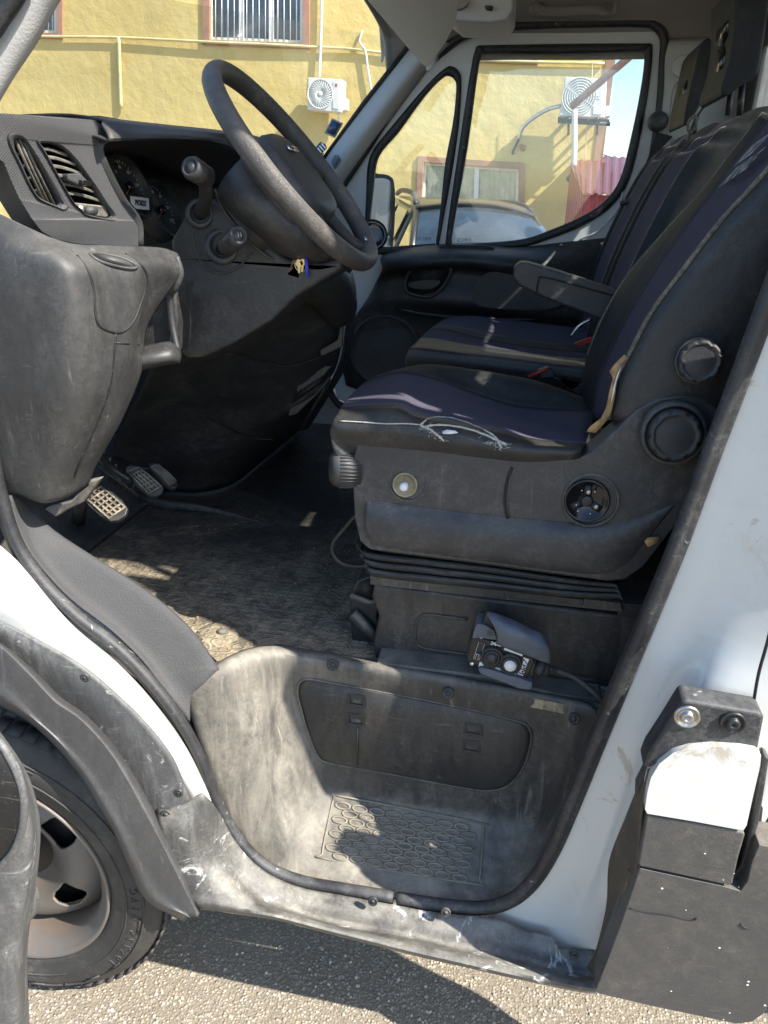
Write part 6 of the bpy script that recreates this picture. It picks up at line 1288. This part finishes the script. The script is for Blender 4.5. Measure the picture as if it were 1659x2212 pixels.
# ================================================================== parked SUV
def suv():
    o = P(1010, 470, Y=5.4); o = Vector((o.x, o.y, 0)); e = empty('parked_suv', o, 'dusty beige SUV with roof rails parked between the van and the yellow building', 'car')
    mp = plastic('beige_car_paint', (.04, .035, .028), .4, dust=.15, dcol=(.28, .23, .16), ds=2, grain=80, gst=.02, coat=.5, up=.1, scuff=.05)
    mg = simple('car_glass', (.05, .065, .075), .06, spec=.9, var=.3, scale=3, bump=0, coat=.5)
    p = lambda x, y, Y: P(x, y, Y=Y)-o
    wb = [p(888, 560, 4.9), p(980, 556, 4.7), p(1090, 556, 4.7), p(1200, 560, 4.9)]
    wm = [p(893, 500, 5.15), p(985, 488, 5.0), p(1085, 490, 5.0), p(1183, 505, 5.15)]
    wt = [p(900, 447, 5.4), p(985, 440, 5.3), p(1075, 445, 5.3), p(1150, 465, 5.4)]
    G = surf([wb, wm, wt], 6, 6); MB().grid(G).build('windscreen', mg, e, solid=.006)
    rt0 = [v+Vector((0, -.01, .005)) for v in wt]; rt1 = [p(893, 434, 5.9), p(975, 430, 5.9), p(1060, 434, 5.9), p(1130, 446, 5.9)]; rt2 = [p(862, 424, 7.6), p(930, 428, 7.6), p(1010, 432, 7.6), p(1080, 440, 7.6)]
    rf = MB().grid(surf([[v+Vector((0, -.03, -.01)) for v in wt], rt0, rt1, rt2], 6, 6)).build('roof', mp, e, solid=.02)
    for q in ([p(858, 418, 7.4), p(868, 411, 7.0), p(886, 414, 6.2), p(896, 424, 5.8), p(898, 440, 5.5)], [p(1075, 436, 7.4), p(1090, 436, 6.6), p(1115, 440, 5.9), p(1140, 450, 5.6), p(1150, 465, 5.4)]):
        MB().tube(smooth(q, 5), .022, 8).build('roof_rail', M['dark'], rf)
    # pillars
    for a, b in ((wb[0], wt[0]), (wb[3], wt[3])): MB().tube([a, a.lerp(b, .5), b], .026, 8).build('windscreen_pillar', mp, e)
    # left flank with windows
    A = [p(898, 447, 5.42), p(880, 440, 6.2), p(862, 430, 7.2), p(850, 428, 8.2)]; Bq = [p(893, 500, 5.15), p(868, 500, 6.2), p(846, 495, 7.2), p(830, 490, 8.2)]
    A2 = [v+Vector((-.08, 0, -.04)) for v in A]
    bx = p(888, 560, 4.9)
    side = [[v for v in A], [v+Vector((-.16, 0, -.35)) for v in A], [v+Vector((-.22, 0, -.55)) for v in A], [Vector((v.x-.24, v.y, .35)) for v in A]]
    MB().grid(surf(side, 4, 4)).build('body_side', mp, e, solid=.02)
    for i, j in ((.06, .44), (.52, .9)):
        c = []
        for t, h in ((i, .08), (j, .08), (j, .78), (i+.03, .78)):
            s = t*3; k = min(2, int(s)); top = A[k].lerp(A[k+1], s-k); c.append(top+Vector((-.16*h*1.05-.03, -.01, -.36*h)))
        MB().plate(c, (), (-.01, 0, 0)).build('side_window', mg, e, bevel=.004)
    R_s = [[Vector((wt[3].x-(.1 if k else 0)+k*.0, wt[3].y+k*.9, wt[3].z-.0)) for k in range(3)], [Vector((wt[3].x+.2, wt[3].y+k*.9, wt[3].z-.5)) for k in range(3)], [Vector((wt[3].x+.26, wt[3].y+k*.9, .35)) for k in range(3)]]
    MB().grid(surf(R_s, 4, 4)).build('body_side', mp, e, solid=.02)
    # bonnet and nose
    hb = [[v+Vector((0, .02, 0)) for v in wb], [v+Vector((0, -.5, -.08)) for v in wb], [v+Vector((0, -.95, -.2)) for v in wb], [Vector((v.x, v.y-1.05, .55)) for v in wb], [Vector((v.x, v.y-1.0, .25)) for v in wb]]
    MB().grid(surf(hb, 4, 4)).build('bonnet', mp, e, solid=.02)
    for x in (wb[0].x+.1, wb[3].x-.1):
        for y in (wb[0].y-.4, wb[0].y+2.3):
            t = MB().lathe(Vector((x, y, .34)), (1, 0, 0), [(.2, -.11), (.33, -.11), (.345, -.08), (.345, .08), (.33, .11), (.2, .11)], 36).build('wheel', M['tyre'], e)
            MB().lathe(Vector((x, y, .34)), (1, 0, 0), [(.0, -.09), (.19, -.08), (.2, -.1), (.2, .1), (.19, .08), (0, .09)], 24).build('rim', M['silver'], t)
    MB().box(Vector((0, wb[0].y+1.2, .5)), (.55, 1.7, .15)).build('chassis', M['dark'], e)
suv()
